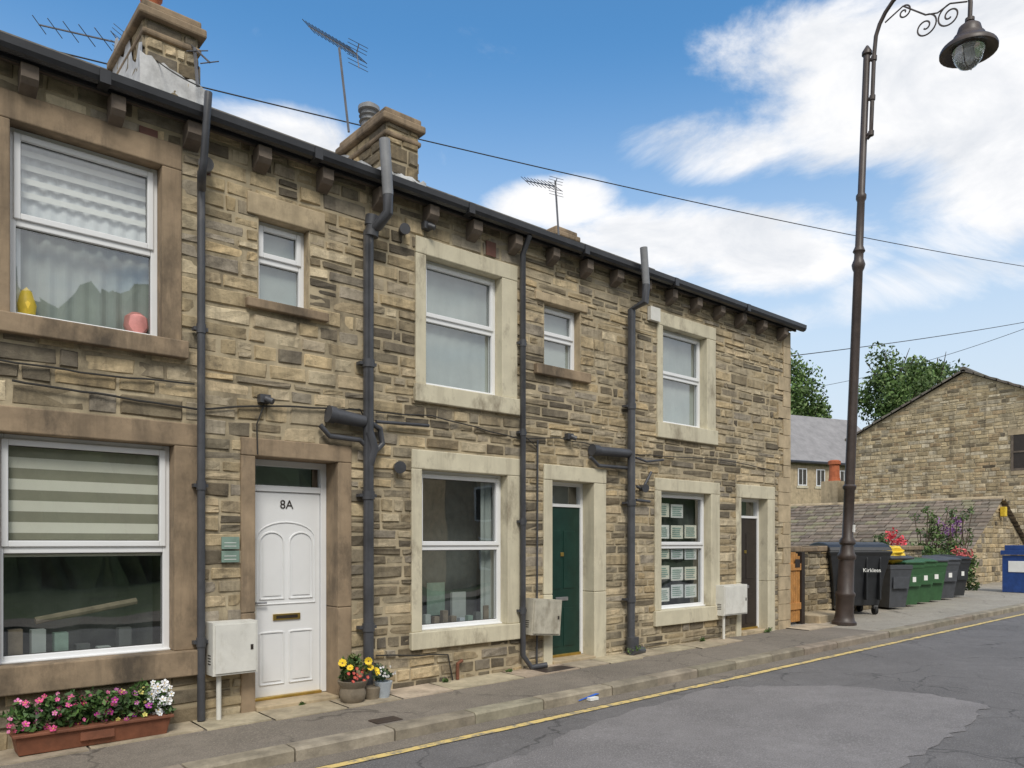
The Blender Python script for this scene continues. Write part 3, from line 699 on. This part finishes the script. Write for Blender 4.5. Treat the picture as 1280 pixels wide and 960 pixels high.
def tree(name,px,py,Z,h,rad,n,cols=GR,lumps=22):
    mb=MB(); top=P(px,py,Z); base=Vector((top.x,top.y,top.z-h)); 
    mb.tube([base,base.lerp(top,.5)+Vector((.2,0,0)),top],[.3,.2,.05],'bark',8)
    for k in range(7):
        t=R.uniform(.35,.85); p=base.lerp(top,t); v=rv(); v.z=abs(v.z)*.6+.3; v.normalize(); mb.tube([p,p+v*rad[0]*.5,p+v*rad[0]*.85+Vector((0,0,.4))],[.1,.06,.02],'bark',6)
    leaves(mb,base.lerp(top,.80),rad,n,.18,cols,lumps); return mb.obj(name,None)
LG=[(.09,.16,.04),(.12,.20,.05),(.15,.22,.07),(.06,.11,.025)]
tree('broadleaf_tree',1000,472,62,13,(3.6,3.0,4.4),7000,LG,28)
tree('broadleaf_tree',1114,450,64,13,(3.7,3.5,3.6),6000,LG,28)
tree('broadleaf_tree',1172,448,70,13,(4.1,3.5,3.4),5500,LG,28)
tree('broadleaf_tree',968,500,70,11,(4,3.0,4.0),4000,LG)
# ================================================================= outbuilding
OB=empty('stone_outbuilding')
ux,uy,ez,rx,rzb=26.0,1.8,1.32,28.9,3.08
ob=MB(); ob.box(ux,rx*2-ux,uy,14,0,ez,'mortar')
ob.add([(ux,uy,ez),(2*rx-ux,uy,ez),(rx,uy,rzb-.06)],[(0,1,2)],'mortar')
stone_face(ob,(ux,14,0),(0,-1,0),(-1,0,0),14-uy,0,ez,detail=0,pr=.02,ch=(.12,.2),sw=(.2,.6))
stone_face(ob,(ux,uy,0),(1,0,0),(0,-1,0),2*(rx-ux),0,rzb,detail=0,ch=(.12,.2),sw=(.2,.6),top=lambda a: ez+(rzb-ez)*(1-abs(a-(rx-ux))/(rx-ux))-.05)
ob.obj('stone_walls',OB)
rf=MB(); nr=15
for side_ in(0,1):
    for i in range(nr):
        t0=i/nr;t1=(i+1.15)/nr; sgn=1 if side_==0 else -1
        bx=ux-.2 if side_==0 else 2*rx-ux+.2
        ex=lambda t: bx+sgn*(rx-ux+.2)*t
        z0=ez-.08+(rzb-ez+.08)*t0; z1=ez-.08+(rzb-ez+.08)*min(1,t1)
        yy=uy-.15
        while yy<14.2:
            w=R.uniform(.25,.6)*(1.2-.5*t0); ye=min(yy+w,14.2); lift=.045+R.uniform(-.01,.015)
            cc=tint((.22,.18,.14),.65,1.2)
            if R.random()<.12: cc=(.24,.22,.14)
            rf.add([(ex(t0),yy,z0+lift),(ex(t0),ye-.015,z0+lift),(ex(min(1,t1)),ye-.015,z1+.005),(ex(min(1,t1)),yy,z1+.005),(ex(t0),yy,z0),(ex(t0),ye-.015,z0)],[(0,1,2,3),(0,1,5,4)],'slate',cc); yy+=w
rf.tube([(rx,uy-.15,rzb-.02),(rx,14,rzb-.02)],.08,'tan',8)
rf.obj('stone_slate_roof',OB)
# gable house
GB=empty('stone_gable_building')
gx0=32.0; ya,yb=-.4,8.2; ye,za,ze=(ya+yb)/2,8.05,6.0
gb=MB(); gb.box(gx0,gx0+9,ya,yb,0,ze,'mortar'); gb.add([(gx0,ya,ze),(gx0,yb,ze),(gx0,ye,za)],[(0,1,2)],'mortar')
topf=lambda a: ze+(za-ze)*(1-abs(a-(yb-ye))/(yb-ye))-.02
wy0,wy1=1.2,2.35; hz=(yb-wy1,yb-wy0,4.2,5.5)
PALs=PAL[:]; PAL[:]=[(.64,.53,.35),(.56,.44,.26),(.68,.59,.43),(.49,.36,.21),(.60,.48,.29)]
stone_face(gb,(gx0,yb,0),(0,-1,0),(-1,0,0),yb-ya,0,za,ch=(.12,.17),sw=(.22,.5),detail=0,top=topf,holes=[hz],soot=lambda a,b:.10+.25*max(0,noise.noise(Vector((a*.5,b*.5,9)))*2),pr=.012)
PAL[:]=PALs
stone_face(gb,(gx0,ya,0),(1,0,0),(0,-1,0),9,0,ze,detail=0)
gb.box(gx0-.03,gx0+.05,wy0,wy1,4.05,4.2,'tan'); gb.box(gx0-.03,gx0+.05,wy0-.1,wy1+.1,5.5,5.7,'tan'); gb.box(gx0-.01,gx0+.03,wy0,wy1,4.2,5.5,'dark')
gb.box(gx0-.035,gx0-.01,wy1-.08,wy1,4.2,5.5,'sill'); gb.box(gx0-.035,gx0-.01,wy0,wy1-.08,4.2,4.28,'sill'); gb.box(gx0-.035,gx0-.01,wy0,wy1-.08,4.85,4.91,'sill')
gb.obj('stone_walls',GB)
rf=MB()
for s in(0,1):
    yE=ya-.25 if s==0 else yb+.25; zE=ze-.12
    for i in range(12):
        t0=i/12;t1=(i+1.1)/12; xx=gx0-.14
        while xx<gx0+9.2:
            w=R.uniform(.4,.7); y0_=yE+(ye-yE)*t0; y1_=yE+(ye-yE)*min(1,t1); z0=zE+(za+.03-zE)*t0; z1=zE+(za+.03-zE)*min(1,t1)
            rf.add([(xx,y0_,z0+.10),(xx+w-.01,y0_,z0+.10),(xx+w-.01,y1_,z1+.06),(xx,y1_,z1+.06),(xx,y0_,z0),(xx+w-.01,y0_,z0),(xx,y1_,z1)],[(0,1,2,3),(0,1,5,4),(0,3,6,4)],'slate',tint((.17,.15,.125),.7,1.2)); xx+=w
rf.tube([(gx0-.14,ye,za+.1),(gx0+9,ye,za+.1)],.11,'roof',8); rf.obj('slate_roof',GB)
# distant house
DH=empty('distant_stone_house')
a=P(986,575,46); b_=P(1120,575,50); dv=(b_-a); dv.z=0; L=dv.length; dv.normalize(); nv=Vector((dv.y,-dv.x,0))
if nv.dot(FWD)>0: nv=-nv
dh=MB(); zE=a.z
q=[a,a+dv*L,a+dv*L-nv*7,a-nv*7]
dh.add([(v.x,v.y,0) for v in q]+[(v.x,v.y,zE) for v in q],[(0,1,5,4),(1,2,6,5),(2,3,7,6),(3,0,4,7)],'tan')
mid0=a-nv*3.5+dv*2.0; mid1=a+dv*L-nv*3.5; zr=zE+3.5
A0=a-dv*.3+nv*.3; A1=a+dv*L+dv*.3+nv*.3; B0=a-dv*.3-nv*7.3; B1=a+dv*L+dv*.3-nv*7.3
gs=simple('grey_blue_slate',(.26,.25,.25),.7,var=.2,scale=2)
dh.add([(A0.x,A0.y,zE-.1),(A1.x,A1.y,zE-.1),(mid1.x,mid1.y,zr),(mid0.x,mid0.y,zr),(B0.x,B0.y,zE-.1),(B1.x,B1.y,zE-.1)],[(0,1,2,3),(3,2,5,4),(0,3,4)],gs)
def onw(s,z,w,h,mat,pr):
    p=a+dv*s+nv*pr; r_=a+dv*(s+w)+nv*pr; dh.add([(p.x,p.y,z),(r_.x,r_.y,z),(r_.x,r_.y,z+h),(p.x,p.y,z+h)],[(0,1,2,3)],mat)
for s in(.7,2.2,4.2):
    onw(s,zE-1.5,.75,1.05,'upvc',.03); onw(s+.08,zE-1.42,.26,.9,'room',.05); onw(s+.41,zE-1.42,.26,.9,'room',.05); onw(s-.1,zE-1.65,.95,.14,'cream',.04)
dh.tube([A0+Vector((0,0,-.1)),A1+Vector((0,0,-.1))],.09,'gutter',6)
dh.obj('walls_and_roof',DH)
c=MB(); p=P(1043,602,36); c.lathe([(.28,0),(.24,.2),(.22,.75),(.28,.8),(.28,.95),(.2,1.0)],(p.x,p.y,p.z),'terra',12); c.box(p.x-.5,p.x+.5,p.y-.4,p.y+.4,0,p.z,'tan'); c.obj('distant_chimney_pot',None)
# ================================================================= gate / low wall
gt=MB(); gy=.15; u0=FU(983,gy);u1=FU(1000,gy); zt=FZ(990,697,gy)
nb=6
for i in range(nb):
    w=(u1-u0)/nb; t=(i+.5)/nb; gt.box(u0+i*w+.004,u0+(i+1)*w-.004,gy,gy+.03,.18,zt+.10*math.sin(t*math.pi),'wood')
gt.box(u0,u1,gy-.025,gy,.4,.52,'wood'); gt.box(u0,u1,gy-.025,gy,1.1,1.22,'wood'); gt.box(u0+.25,u0+.42,gy-.03,gy-.026,1.15,1.3,'dark')
gt.box(u0-.1,u0-.01,gy-.03,gy+.08,.1,zt+.1,'dark'); gt.box(u1+.01,u1+.12,gy-.03,gy+.08,.1,zt+.1,'dark'); gt.obj('wooden_gate',None,bevel=.004)
LW=empty('low_stone_wall')
stone_box('wall_body',LW,u1+.14,u1+6.4,.55,.9,0,1.42,soot=lambda a,b:.4,ch=(.09,.16),sw=(.2,.5),tone=.9,rng=R)
w=MB(); x=u1+.14
while x<u1+6.4: w.box(x+.005,min(x+.6,u1+6.42)-.005,.5,.95,1.42,1.52+R.uniform(-.01,.02),'brown'); x+=.6
w.obj('coping',LW,bevel=.02)
st=MB(); st.box(u1+.2,u1+1.4,-.12,.5,0,gz(14)+.14,'tan'); st.obj('stone_step',None,bevel=.015)
# ================================================================= bins
def wbin(px,py,Z,mat,rotz=0.0,name='wheelie_bin',bag=False,lid=None):
    p=P(px,py,Z); lid=lid or mat
    e=empty(name,(p.x,p.y,gz(p.x)+.0)); b=MB()
    def fr(z,wx,wy,cy=0): return [(-wx,-wy+cy,z),(wx,-wy+cy,z),(wx,wy+cy,z),(-wx,wy+cy,z)]
    lv=[fr(.04,.21,.24,.02),fr(.85,.275,.33,.0),fr(.86,.29,.345,0),fr(.95,.29,.345,0)]
    vs=sum(lv,[]); fs=[(3,2,1,0)]
    for i in range(3):
        for j in range(4): fs.append((i*4+j,i*4+(j+1)%4,(i+1)*4+(j+1)%4,(i+1)*4+j))
    fs.append((12,13,14,15)); b.add(vs,fs,mat)
    vs=[(-.30,-.37,.955),(.30,-.37,.955),(.30,.37,.955),(-.30,.37,.955),(-.30,-.38,.985),(.30,-.38,.985),(.30,.36,1.04),(-.30,.36,1.04),(-.24,-.28,1.03),(.24,-.28,1.03),(.24,.28,1.075),(-.24,.28,1.075)]
    if bag: vs=[(x,y,z+(.12 if y<0 else .02)) for x,y,z in vs]
    b.add(vs,[(3,2,1,0),(0,1,5,4),(1,2,6,5),(2,3,7,6),(3,0,4,7),(4,5,9,8),(5,6,10,9),(6,7,11,10),(7,4,8,11),(8,9,10,11)],lid)
    b.tube([(-.26,.37,1.0),(-.26,.43,1.0),(.26,.43,1.0),(.26,.37,1.0)],.017,mat,8)
    b.box(-.2,.2,-.335,-.318,.45,.70,mat)
    b.obj('bin_body',e,bevel=.012)
    w=MB()
    for s in(-1,1): w.tube([(s*.24,.26,.1),(s*.30,.26,.1)],.1,'tyre',16)
    w.tube([(-.24,.26,.1),(.24,.26,.1)],.012,'metal',8)
    if not bag: w.box(-.05,.05,-.338,-.333,.55,.66,'white')
    w.obj('wheels',e)
    if bag:
        g_=MB(); vs=[]
        n=12
        for i in range(n+1):
            for j in range(n):
                th=math.pi*i/n; ph=2*math.pi*j/n; r=.27*(1+.35*noise.noise(Vector((i*.9,j*.8,4)))); vs.append((r*1.1*math.sin(th)*math.cos(ph),-.05+r*math.sin(th)*math.sin(ph),1.16+r*.7*math.cos(th)))
        g_.add(vs,[(i*n+j,i*n+(j+1)%n,(i+1)*n+(j+1)%n,(i+1)*n+j) for i in range(n) for j in range(n)],'yellow'); g_.obj('yellow_bin_bag',e)
    e.rotation_euler=(0,0,rotz); return e
rz=math.radians(-25)
wbin(1112,750,16.6,'bingrey',rz,bag=True); wbin(1127,750,17.2,'bingreen',rz+.1); wbin(1143,748,17.8,'bingreen',rz); wbin(1158,746,18.3,'bingreen',rz-.1,lid='bingrey'); wbin(1174,745,18.9,'bingrey',rz); wbin(1188,745,19.6,'binblack',rz+.15)
p=P(1060,755,15.7); e=empty('wheeled_container_bin',(p.x,p.y,gz(p.x))); b=MB()
lv=[(.18,.46,.36),(.75,.52,.44),(1.18,.61,.52),(1.24,.64,.55),(1.28,.64,.55)]
vs=[];
for z,a_,c_ in lv: vs+=[(-a_,-c_,z),(a_,-c_,z),(a_,c_,z),(-a_,c_,z)]
fs=[(3,2,1,0)]+[(i*4+j,i*4+(j+1)%4,(i+1)*4+(j+1)%4,(i+1)*4+j) for i in range(len(lv)-1) for j in range(4)]+[(16,17,18,19)]
b.add(vs,fs,'binblack')
n=8; vs=[]
for i in range(n+1):
    t=math.pi*i/n; vs+=[(-.63,-.55*math.cos(t),1.285+.17*math.sin(t)),(.63,-.55*math.cos(t),1.285+.17*math.sin(t))]
b.add(vs,[(2*i,2*i+1,2*i+3,2*i+2) for i in range(n)]+[tuple(range(0,2*n+2,2)),tuple(range(2*n+1,0,-2))],'binblack')
for x in(-.4,-.13,.13,.4): b.box(x-.02,x+.02,-.53,-.40,.3,1.15,'binblack')
b.obj('container_body',e,bevel=.02)
w=MB()
for x in(-.40,.40):
    for y in(-.3,.3): w.tube([(x-.03,y,.09),(x+.03,y,.09)],.09,'tyre',14); w.box(x-.04,x+.04,y-.05,y+.05,.12,.2,'metal')
for s in(-1,1): w.tube([(s*.65,-.2,1.15),(s*.71,-.2,1.12),(s*.71,.2,1.12),(s*.65,.2,1.15)],.02,'metal',8)
w.obj('castors',e); text('Kirklees',.11,(.22,-.536,.86),'white',e,'council_label',(math.radians(82),0,0)); e.rotation_euler=(0,0,math.radians(-38))
p=P(1276,745,21); bb=MB(); bb.box(p.x-.33,p.x+.33,p.y-.35,p.y+.35,gz(p.x),gz(p.x)+1.0,'blue'); bb.box(p.x-.38,p.x+.38,p.y-.38,p.y+.38,gz(p.x)+1.02,gz(p.x)+1.14,'blue'); bb.box(p.x-.3,p.x+.3,p.y-.3,p.y+.3,gz(p.x)+1.14,gz(p.x)+1.28,'blue'); bb.box(p.x-.35,p.x-.332,p.y-.2,p.y+.2,gz(p.x)+.55,gz(p.x)+.85,'white'); bb.obj('blue_grit_bin',None,bevel=.03)
p=P(1253,638,25.4); bb=MB(); bb.box(p.x-.02,p.x+.18,1.60,1.76,p.z-.20,p.z+.12,'yellow'); bb.obj('alarm_box',OB,bevel=.02)
# shrubs
sh=MB()
for px,py,Z,rd in((1190,700,22.5,(.9,.7,.8)),(1165,705,21.5,(.8,.6,.6)),(1130,700,20,(.9,.6,.55)),(1205,715,22.0,(.6,.5,.6)),(1100,692,19.0,(.6,.4,.45))):
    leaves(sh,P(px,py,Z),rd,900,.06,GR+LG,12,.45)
for px,py,Z,rd,cl in((1120,674,19.5,(.6,.3,.25),(.6,.05,.07)),(1190,655,22.5,(.5,.4,.4),(.30,.12,.35)),(1200,697,21.6,(.5,.4,.4),(.55,.12,.12))):
    leaves(sh,P(px,py,Z),rd,240,.045,[cl],8,.5,.8)
for k in range(26):
    p=P(R.uniform(1150,1215),700,22.3); q=p+Vector((R.uniform(-.4,.4),R.uniform(-.3,.3),R.uniform(.6,1.4))); sh.tube([p,q],.012,'bark',4)
    leaves(sh,q,(.16,.16,.2),30,.05,LG,4,.6)
sh.obj('flowering_shrub',None)
# ================================================================= planter & pots
TR=empty('flower_trough')
p0=FU(18,-.33);p1=FU(214,-.33); zb=gz(1.5)+.01
t=MB(); t.add([(p0+.03,-.31,zb),(p1-.03,-.31,zb),(p1-.03,-.13,zb),(p0+.03,-.13,zb),(p0,-.35,zb+.16),(p1,-.35,zb+.16),(p1,-.10,zb+.16),(p0,-.10,zb+.16)],[(3,2,1,0),(0,1,5,4),(1,2,6,5),(2,3,7,6),(3,0,4,7),(4,5,6,7)],'rust')
t.box(p0-.015,p1+.015,-.365,-.085,zb+.14,zb+.165,'rust'); t.box((p0+p1)/2-.12,(p0+p1)/2+.12,-.345,-.325,zb+.05,zb+.12,'rust'); t.obj('trough',TR,bevel=.006)
fl=MB()
n=16
for i in range(n):
    x=p0+(p1-p0)*(i+.5)/n; leaves(fl,(x,-.24,zb+.25+R.uniform(0,.06)),(.10,.12,.12),190,.026,[(.06,.13,.03),(.09,.17,.04),(.04,.09,.02)],6,.7)
def bloom(mb,c,r,col,cc=(.6,.4,.03),n=6):
    c=Vector(c); nn=(Vector((R.uniform(-.8,.6),-1,R.uniform(-.1,1.1)))).normalized(); a=nn.orthogonal().normalized(); b_=nn.cross(a)
    for k in range(n):
        t=2*math.pi*k/n; dz=R.uniform(.0,.5)*r; d1=a*math.cos(t)+b_*math.sin(t); d2=a*math.cos(t+.5)+b_*math.sin(t+.5); d0=a*math.cos(t-.5)+b_*math.sin(t-.5)
        mb.add([c,c+d0*r*.8+nn*dz,c+d1*r+nn*(dz+.003),c+d2*r*.8+nn*dz*.7],[(0,1,2,3)],'leaf',tint(col,.8,1.1))
    mb.add([c+nn*.006+(a*math.cos(q*1.05)+b_*math.sin(q*1.05))*r*.2 for q in range(6)],[tuple(range(6))],'leaf',cc)
for i in range(110):
    t=R.random(); x=p0-.04+(p1-p0+.08)*t
    if t<.35: col=R.choice([(.75,.12,.35),(.8,.25,.5),(.7,.08,.25)])
    elif t<.6: col=R.choice([(.45,.03,.15),(.7,.15,.35),(.5,.05,.3),(.3,.02,.08)])
    elif t<.82: col=R.choice([(.75,.7,.2),(.5,.15,.4),(.35,.06,.3),(.3,.05,.15)])
    else: col=R.choice([(.85,.85,.85),(.8,.8,.83)])
    bloom(fl,(x,-.27+R.uniform(-.11,.08),zb+.27+R.uniform(-.10,.15)),R.uniform(.014,.032),col,n=5)
for i in range(22): bloom(fl,(p1-R.uniform(-.02,.16),-.30+R.uniform(-.08,.08),zb+.26+R.uniform(-.08,.16)),R.uniform(.022,.036),(.86,.86,.86),n=5)
fl.obj('flowers',TR)
PT=empty('flower_pot')
c=Vector((FU(441,-.25),-.25,gz(3.4))); t=MB(); t.lathe([(.09,0),(.12,.04),(.13,.1),(.115,.15),(.14,.19),(.15,.22),(.12,.22),(.11,.19)],c,'pot',18); t.obj('pot',PT,smooth=True)
fl=MB(); leaves(fl,c+Vector((0,0,.33)),(.15,.15,.14),520,.03,[(.07,.14,.03),(.05,.1,.02),(.14,.16,.05)],9,.5)
for i in range(5): bloom(fl,c+Vector((R.uniform(-.15,.17),-.1+R.uniform(-.08,.05),R.uniform(.30,.50))),R.uniform(.03,.045),(.85,.6,.03),(.12,.05,.02),11)
for i in range(14): bloom(fl,c+Vector((R.uniform(-.15,.1),-.12,R.uniform(.22,.36))),.018,(.6,.08,.08))
fl.obj('sunflowers',PT)
PT=empty('flower_pot')
c=Vector((FU(479,-.27),-.27,gz(3.8))); t=MB(); t.lathe([(.06,0),(.075,.09),(.09,.15),(.095,.17),(.07,.17),(.06,.14)],c,'potblue',16); t.lathe([(.07,0),(.09,.12),(.08,.13)],c+Vector((-.12,.02,0)),'pot',14); t.obj('pot',PT,smooth=True)
fl=MB(); leaves(fl,c+Vector((-.03,0,.25)),(.12,.11,.1),380,.022,[(.06,.12,.05),(.10,.15,.07)],7,.5)
for i in range(14): bloom(fl,c+Vector((R.uniform(-.1,.08),-.09,R.uniform(.2,.33))),.013,(.75,.75,.78))
fl.obj('plants',PT)
wd=MB()
for x,dep,s in ((FU(797,-.25),-.2,.09),(FU(560,-.1),-.08,.03),(FU(380,-.1),-.07,.02),(FU(640,-.1),-.06,.03),(FU(880,-.1),-.08,.04),(FU(960,-.1),-.1,.05)): leaves(wd,(x,dep,gz(x)+s*.6),(s*1.6,s,s),140,.018,LG,5,.6)
wd.obj('pavement_weeds',None)
# ================================================================= street lamp
lb=P(1055,780,13.7); LP=empty('street_lamp',(lb.x,lb.y,gz(lb.x)))
l=MB()
l.lathe([(.21,0),(.21,.05),(.18,.08),(.165,.14),(.155,.2),(.155,.5),(.17,.52),(.17,.56),(.14,.6),(.13,1.15),(.155,1.18),(.155,1.24),(.13,1.28),(.11,1.42),(.14,1.45),(.14,1.50),(.095,1.56),(.09,2.4),(.115,2.43),(.115,2.47),(.088,2.5),(.082,4.2),(.078,6.3),(.10,6.35),(.115,6.42),(.095,6.48),(.08,6.52),(.078,6.62),(.105,6.66),(.07,6.75),(.065,7.55),(.088,7.6),(.088,7.66),(.062,7.7),(.058,10.15),(.085,10.17),(.085,10.22),(.05,10.28),(.02,10.33)],(0,0,0),'iron',20)
arm=[(0,-.06,8.65),(0,-.13,8.7),(0,-.13,9.0),(0,-.13,10.1)]
cy,czr,rr2=-.90,10.25,.77
for k in range(1,15):
    t=math.pi*k/14; arm.append((0,cy+rr2*math.cos(t),czr+rr2*math.sin(t)*1.1))
arm.append((0,-1.67,10.0)); l.tube(arm,.035,'iron',12)
for z in(8.72,9.35,10.05): l.tube([(0,0,z),(0,-.15,z)],.03,'iron',8); l.tube([(0,-.13,z-.04),(0,-.13,z+.04)],.05,'iron',10)
def spiral(c,r0,turns,dirn,st_):
    pts=[]
    for k in range(40):
        t=k/39; a=st_+dirn*turns*2*math.pi*t; r=r0*(1-.85*t); pts.append((0,c[0]+r*math.cos(a),c[1]+r*math.sin(a)))
    l.tube(pts,.014,'iron',6)
spiral((-.98,10.2),.20,1.6,1,math.pi/2); spiral((-1.36,10.2),.20,1.6,-1,math.pi/2); spiral((-.62,10.62),.12,1.3,1,math.pi/2)
l.tube([(0,-.98,10.40),(0,-1.17,10.34),(0,-1.36,10.40)],.014,'iron',6); l.tube([(0,-1.36,10.4),(0,-1.62,10.3)],.014,'iron',6); l.tube([(0,-.98,10.4),(0,-.6,10.74),(0,-.3,10.6)],.014,'iron',6)
c=(0,-1.67,9.46)
l.lathe([(.04,.56),(.07,.54),(.07,.49),(.05,.47),(.10,.45),(.16,.40),(.18,.33),(.19,.27),(.23,.25),(.25,.19),(.33,.13),(.40,.07),(.42,.03),(.42,-.01),(.36,-.01),(.30,.03),(.0,.05)],c,'iron',28)
l.obj('lamp_column',LP,smooth=True)
g=MB(); g.lathe([(.0,-.28),(.05,-.275),(.13,-.23),(.20,-.13),(.24,0),(.23,.03)],c,'lglass',24); g.obj('lantern_glass_bowl',LP,smooth=True)
g=MB(); g.lathe([(.05,-.15),(.07,-.06),(.05,.03)],c,'upvc',14); g.tube([(-.22,-1.67,9.45),(-.14,-1.67,9.23),(.14,-1.67,9.23),(.22,-1.67,9.45)],.009,'iron',6); g.obj('bulb',LP,smooth=True)
g=MB(); g.box(-.02,.02,-.125,-.095,1.65,1.78,'white'); g.obj('column_label',LP)
LP.matrix_world=Matrix.Translation(LP.location)@Matrix.Rotation(math.radians(2.3),4,FWD)
# ================================================================= wires
def wire(a,b_,sag,r,name='overhead_wire'):
    w=MB(); a=Vector(a);b_=Vector(b_); pts=[]
    for k in range(31):
        t=k/30; p=a.lerp(b_,t); p.z-=sag*4*t*(1-t); pts.append(p)
    w.tube(pts,r,'cable',6); return w.obj(name)
wire(P(-60,32,8.5),P(1420,352,28),.35,.010)
wire(P(980,446,14.6),P(1500,352,30),.25,.008); wire(P(1030,482,44),P(1500,320,30),.6,.012)
wire(P(195,75,7.5),P(250,108,7.0),.02,.006)
# ================================================================= world / sun / camera
W=bpy.data.worlds.new("World"); bpy.context.scene.world=W; W.use_nodes=True; nt=W.node_tree; nt.nodes.clear()
out=nt.nodes.new('ShaderNodeOutputWorld'); bg=nt.nodes.new('ShaderNodeBackground'); bg.inputs['Strength'].default_value=.15
sky=nt.nodes.new('ShaderNodeTexSky'); sky.sky_type='NISHITA'; sky.sun_disc=False
EL=math.radians(48); ROT=math.radians(208); sky.sun_elevation=EL; sky.sun_rotation=ROT; sky.air_density=1.0; sky.dust_density=.6; sky.ozone_density=2.0
Lk=nt.links.new
def mth(op,a,b=None,c=None,clamp=False):
    n=nt.nodes.new('ShaderNodeMath'); n.operation=op; n.use_clamp=clamp
    for i,v in enumerate((a,b,c)):
        if v is None: continue
        if hasattr(v,'is_linked'): Lk(v,n.inputs[i])
        else: n.inputs[i].default_value=v
    return n.outputs[0]
tc=nt.nodes.new('ShaderNodeTexCoord'); sx=nt.nodes.new('ShaderNodeSeparateXYZ'); Lk(tc.outputs['Generated'],sx.inputs[0])
az=mth('ARCTAN2',sx.outputs[1],sx.outputs[0]); el=mth('ARCSINE',sx.outputs[2])
def wn(scale,detail,rough,sz=(1,1,2.2),dist=.4):
    mp=nt.nodes.new('ShaderNodeMapping'); mp.inputs['Scale'].default_value=sz; Lk(tc.outputs['Generated'],mp.inputs[0])
    n=nt.nodes.new('ShaderNodeTexNoise'); n.inputs['Scale'].default_value=scale; n.inputs['Detail'].default_value=detail; n.inputs['Roughness'].default_value=rough; n.inputs['Distortion'].default_value=dist
    Lk(mp.outputs[0],n.inputs['Vector']); return n.outputs['Fac']
def dirof(px,py):
    q=(px-640)/F; a=TH-math.atan(q); e_=math.atan((678-py)/F*math.cos(math.atan(q))); return a,e_
blobs=[(1130,100,250,130,1.3),(1290,120,200,190,1.3),(930,180,150,55,.9),(1040,40,190,90,1.1),(830,305,240,55,1.2),(700,262,90,38,1.05),(960,320,150,60,1.1),(330,165,130,42,.95),(390,190,70,30,.9),(330,45,70,18,.35),(1240,260,160,70,.75),(1130,360,200,40,.55),(960,400,170,30,.6)]
tot=None
for px,py,rx_,ry_,amp in blobs:
    a,e_=dirof(px,py); a2,_=dirof(px+rx_,py); _,e2=dirof(px,py-ry_)
    dx=mth('DIVIDE',mth('SUBTRACT',az,a),abs(a2-a)+.001); dy=mth('DIVIDE',mth('SUBTRACT',el,e_),abs(e2-e_)+.001)
    r2=mth('ADD',mth('MULTIPLY',dx,dx),mth('MULTIPLY',dy,dy))
    v=mth('MULTIPLY',mth('SUBTRACT',1.0,mth('MULTIPLY',r2,.6),clamp=True),amp)
    tot=v if tot is None else mth('MAXIMUM',tot,v)
gen=mth('MULTIPLY',mth('SUBTRACT',1.0,mth('MULTIPLY',mth('MAXIMUM',mth('MULTIPLY_ADD',sx.outputs[0],CS,mth('MULTIPLY',sx.outputs[1],SN)),0.0),2.2),clamp=True),1.0)
tot=mth('MAXIMUM',tot,gen)
n1=wn(3.6,12,.62); n2=wn(6,8,.6)
den=mth('ADD',tot,mth('MULTIPLY',mth('SUBTRACT',n1,.5),2.4))
mr=nt.nodes.new('ShaderNodeMapRange'); mr.interpolation_type='SMOOTHSTEP'; mr.inputs[1].default_value=.34; mr.inputs[2].default_value=.98; Lk(den,mr.inputs[0])
hz_=nt.nodes.new('ShaderNodeMapRange'); hz_.interpolation_type='SMOOTHSTEP'; hz_.inputs[1].default_value=.60; hz_.inputs[2].default_value=.10; hz_.inputs[3].default_value=0; hz_.inputs[4].default_value=.95; Lk(el,hz_.inputs[0])
def wmix(f,a,b,mode='MIX'):
    n=nt.nodes.new('ShaderNodeMix'); n.data_type='RGBA'; n.blend_type=mode
    for s,v in((0,f),(6,a),(7,b)):
        if hasattr(v,'is_linked'): Lk(v,n.inputs[s])
        else: n.inputs[s].default_value=v if s==0 else (*v,1)
    return n.outputs[2]
blue=wmix(1.0,sky.outputs[0],(.66,1.18,1.38),'MULTIPLY')
hazed=wmix(hz_.outputs[0],blue,(4.7,5.3,5.9))
cr=nt.nodes.new('ShaderNodeValToRGB'); cr.color_ramp.elements[0].position=.36; cr.color_ramp.elements[1].position=.58; cr.color_ramp.elements[0].color=(.76,.79,.84,1); cr.color_ramp.elements[1].color=(.99,.99,1.0,1); Lk(n2,cr.inputs[0])
vm=nt.nodes.new('ShaderNodeVectorMath'); vm.operation='SCALE'; vm.inputs['Scale'].default_value=6.9; Lk(cr.outputs[0],vm.inputs[0])
fin=wmix(mr.outputs[0],hazed,vm.outputs[0])
Lk(fin,bg.inputs['Color']); Lk(bg.outputs[0],out.inputs[0])
sd=bpy.data.lights.new('sun','SUN'); sd.energy=2.3; sd.angle=math.radians(18); sd.color=(1,.95,.86); so=bpy.data.objects.new('sun',sd); bpy.context.scene.collection.objects.link(so)
dv_=Vector((math.sin(ROT)*math.cos(EL),math.cos(ROT)*math.cos(EL),math.sin(EL))); so.rotation_euler=(-dv_).to_track_quat('-Z','Y').to_euler()
cd=bpy.data.cameras.new('camera'); cd.sensor_width=36; cd.lens=27; cd.shift_y=198/1280; cd.clip_end=2000; cd.clip_start=.05
co=bpy.data.objects.new('camera',cd); co.location=CAM; co.rotation_euler=(math.pi/2,0,-(math.pi/2-TH)); bpy.context.scene.collection.objects.link(co); bpy.context.scene.camera=co
sc=bpy.context.scene; sc.view_settings.view_transform='Standard'; sc.view_settings.look='None'; sc.view_settings.exposure=0
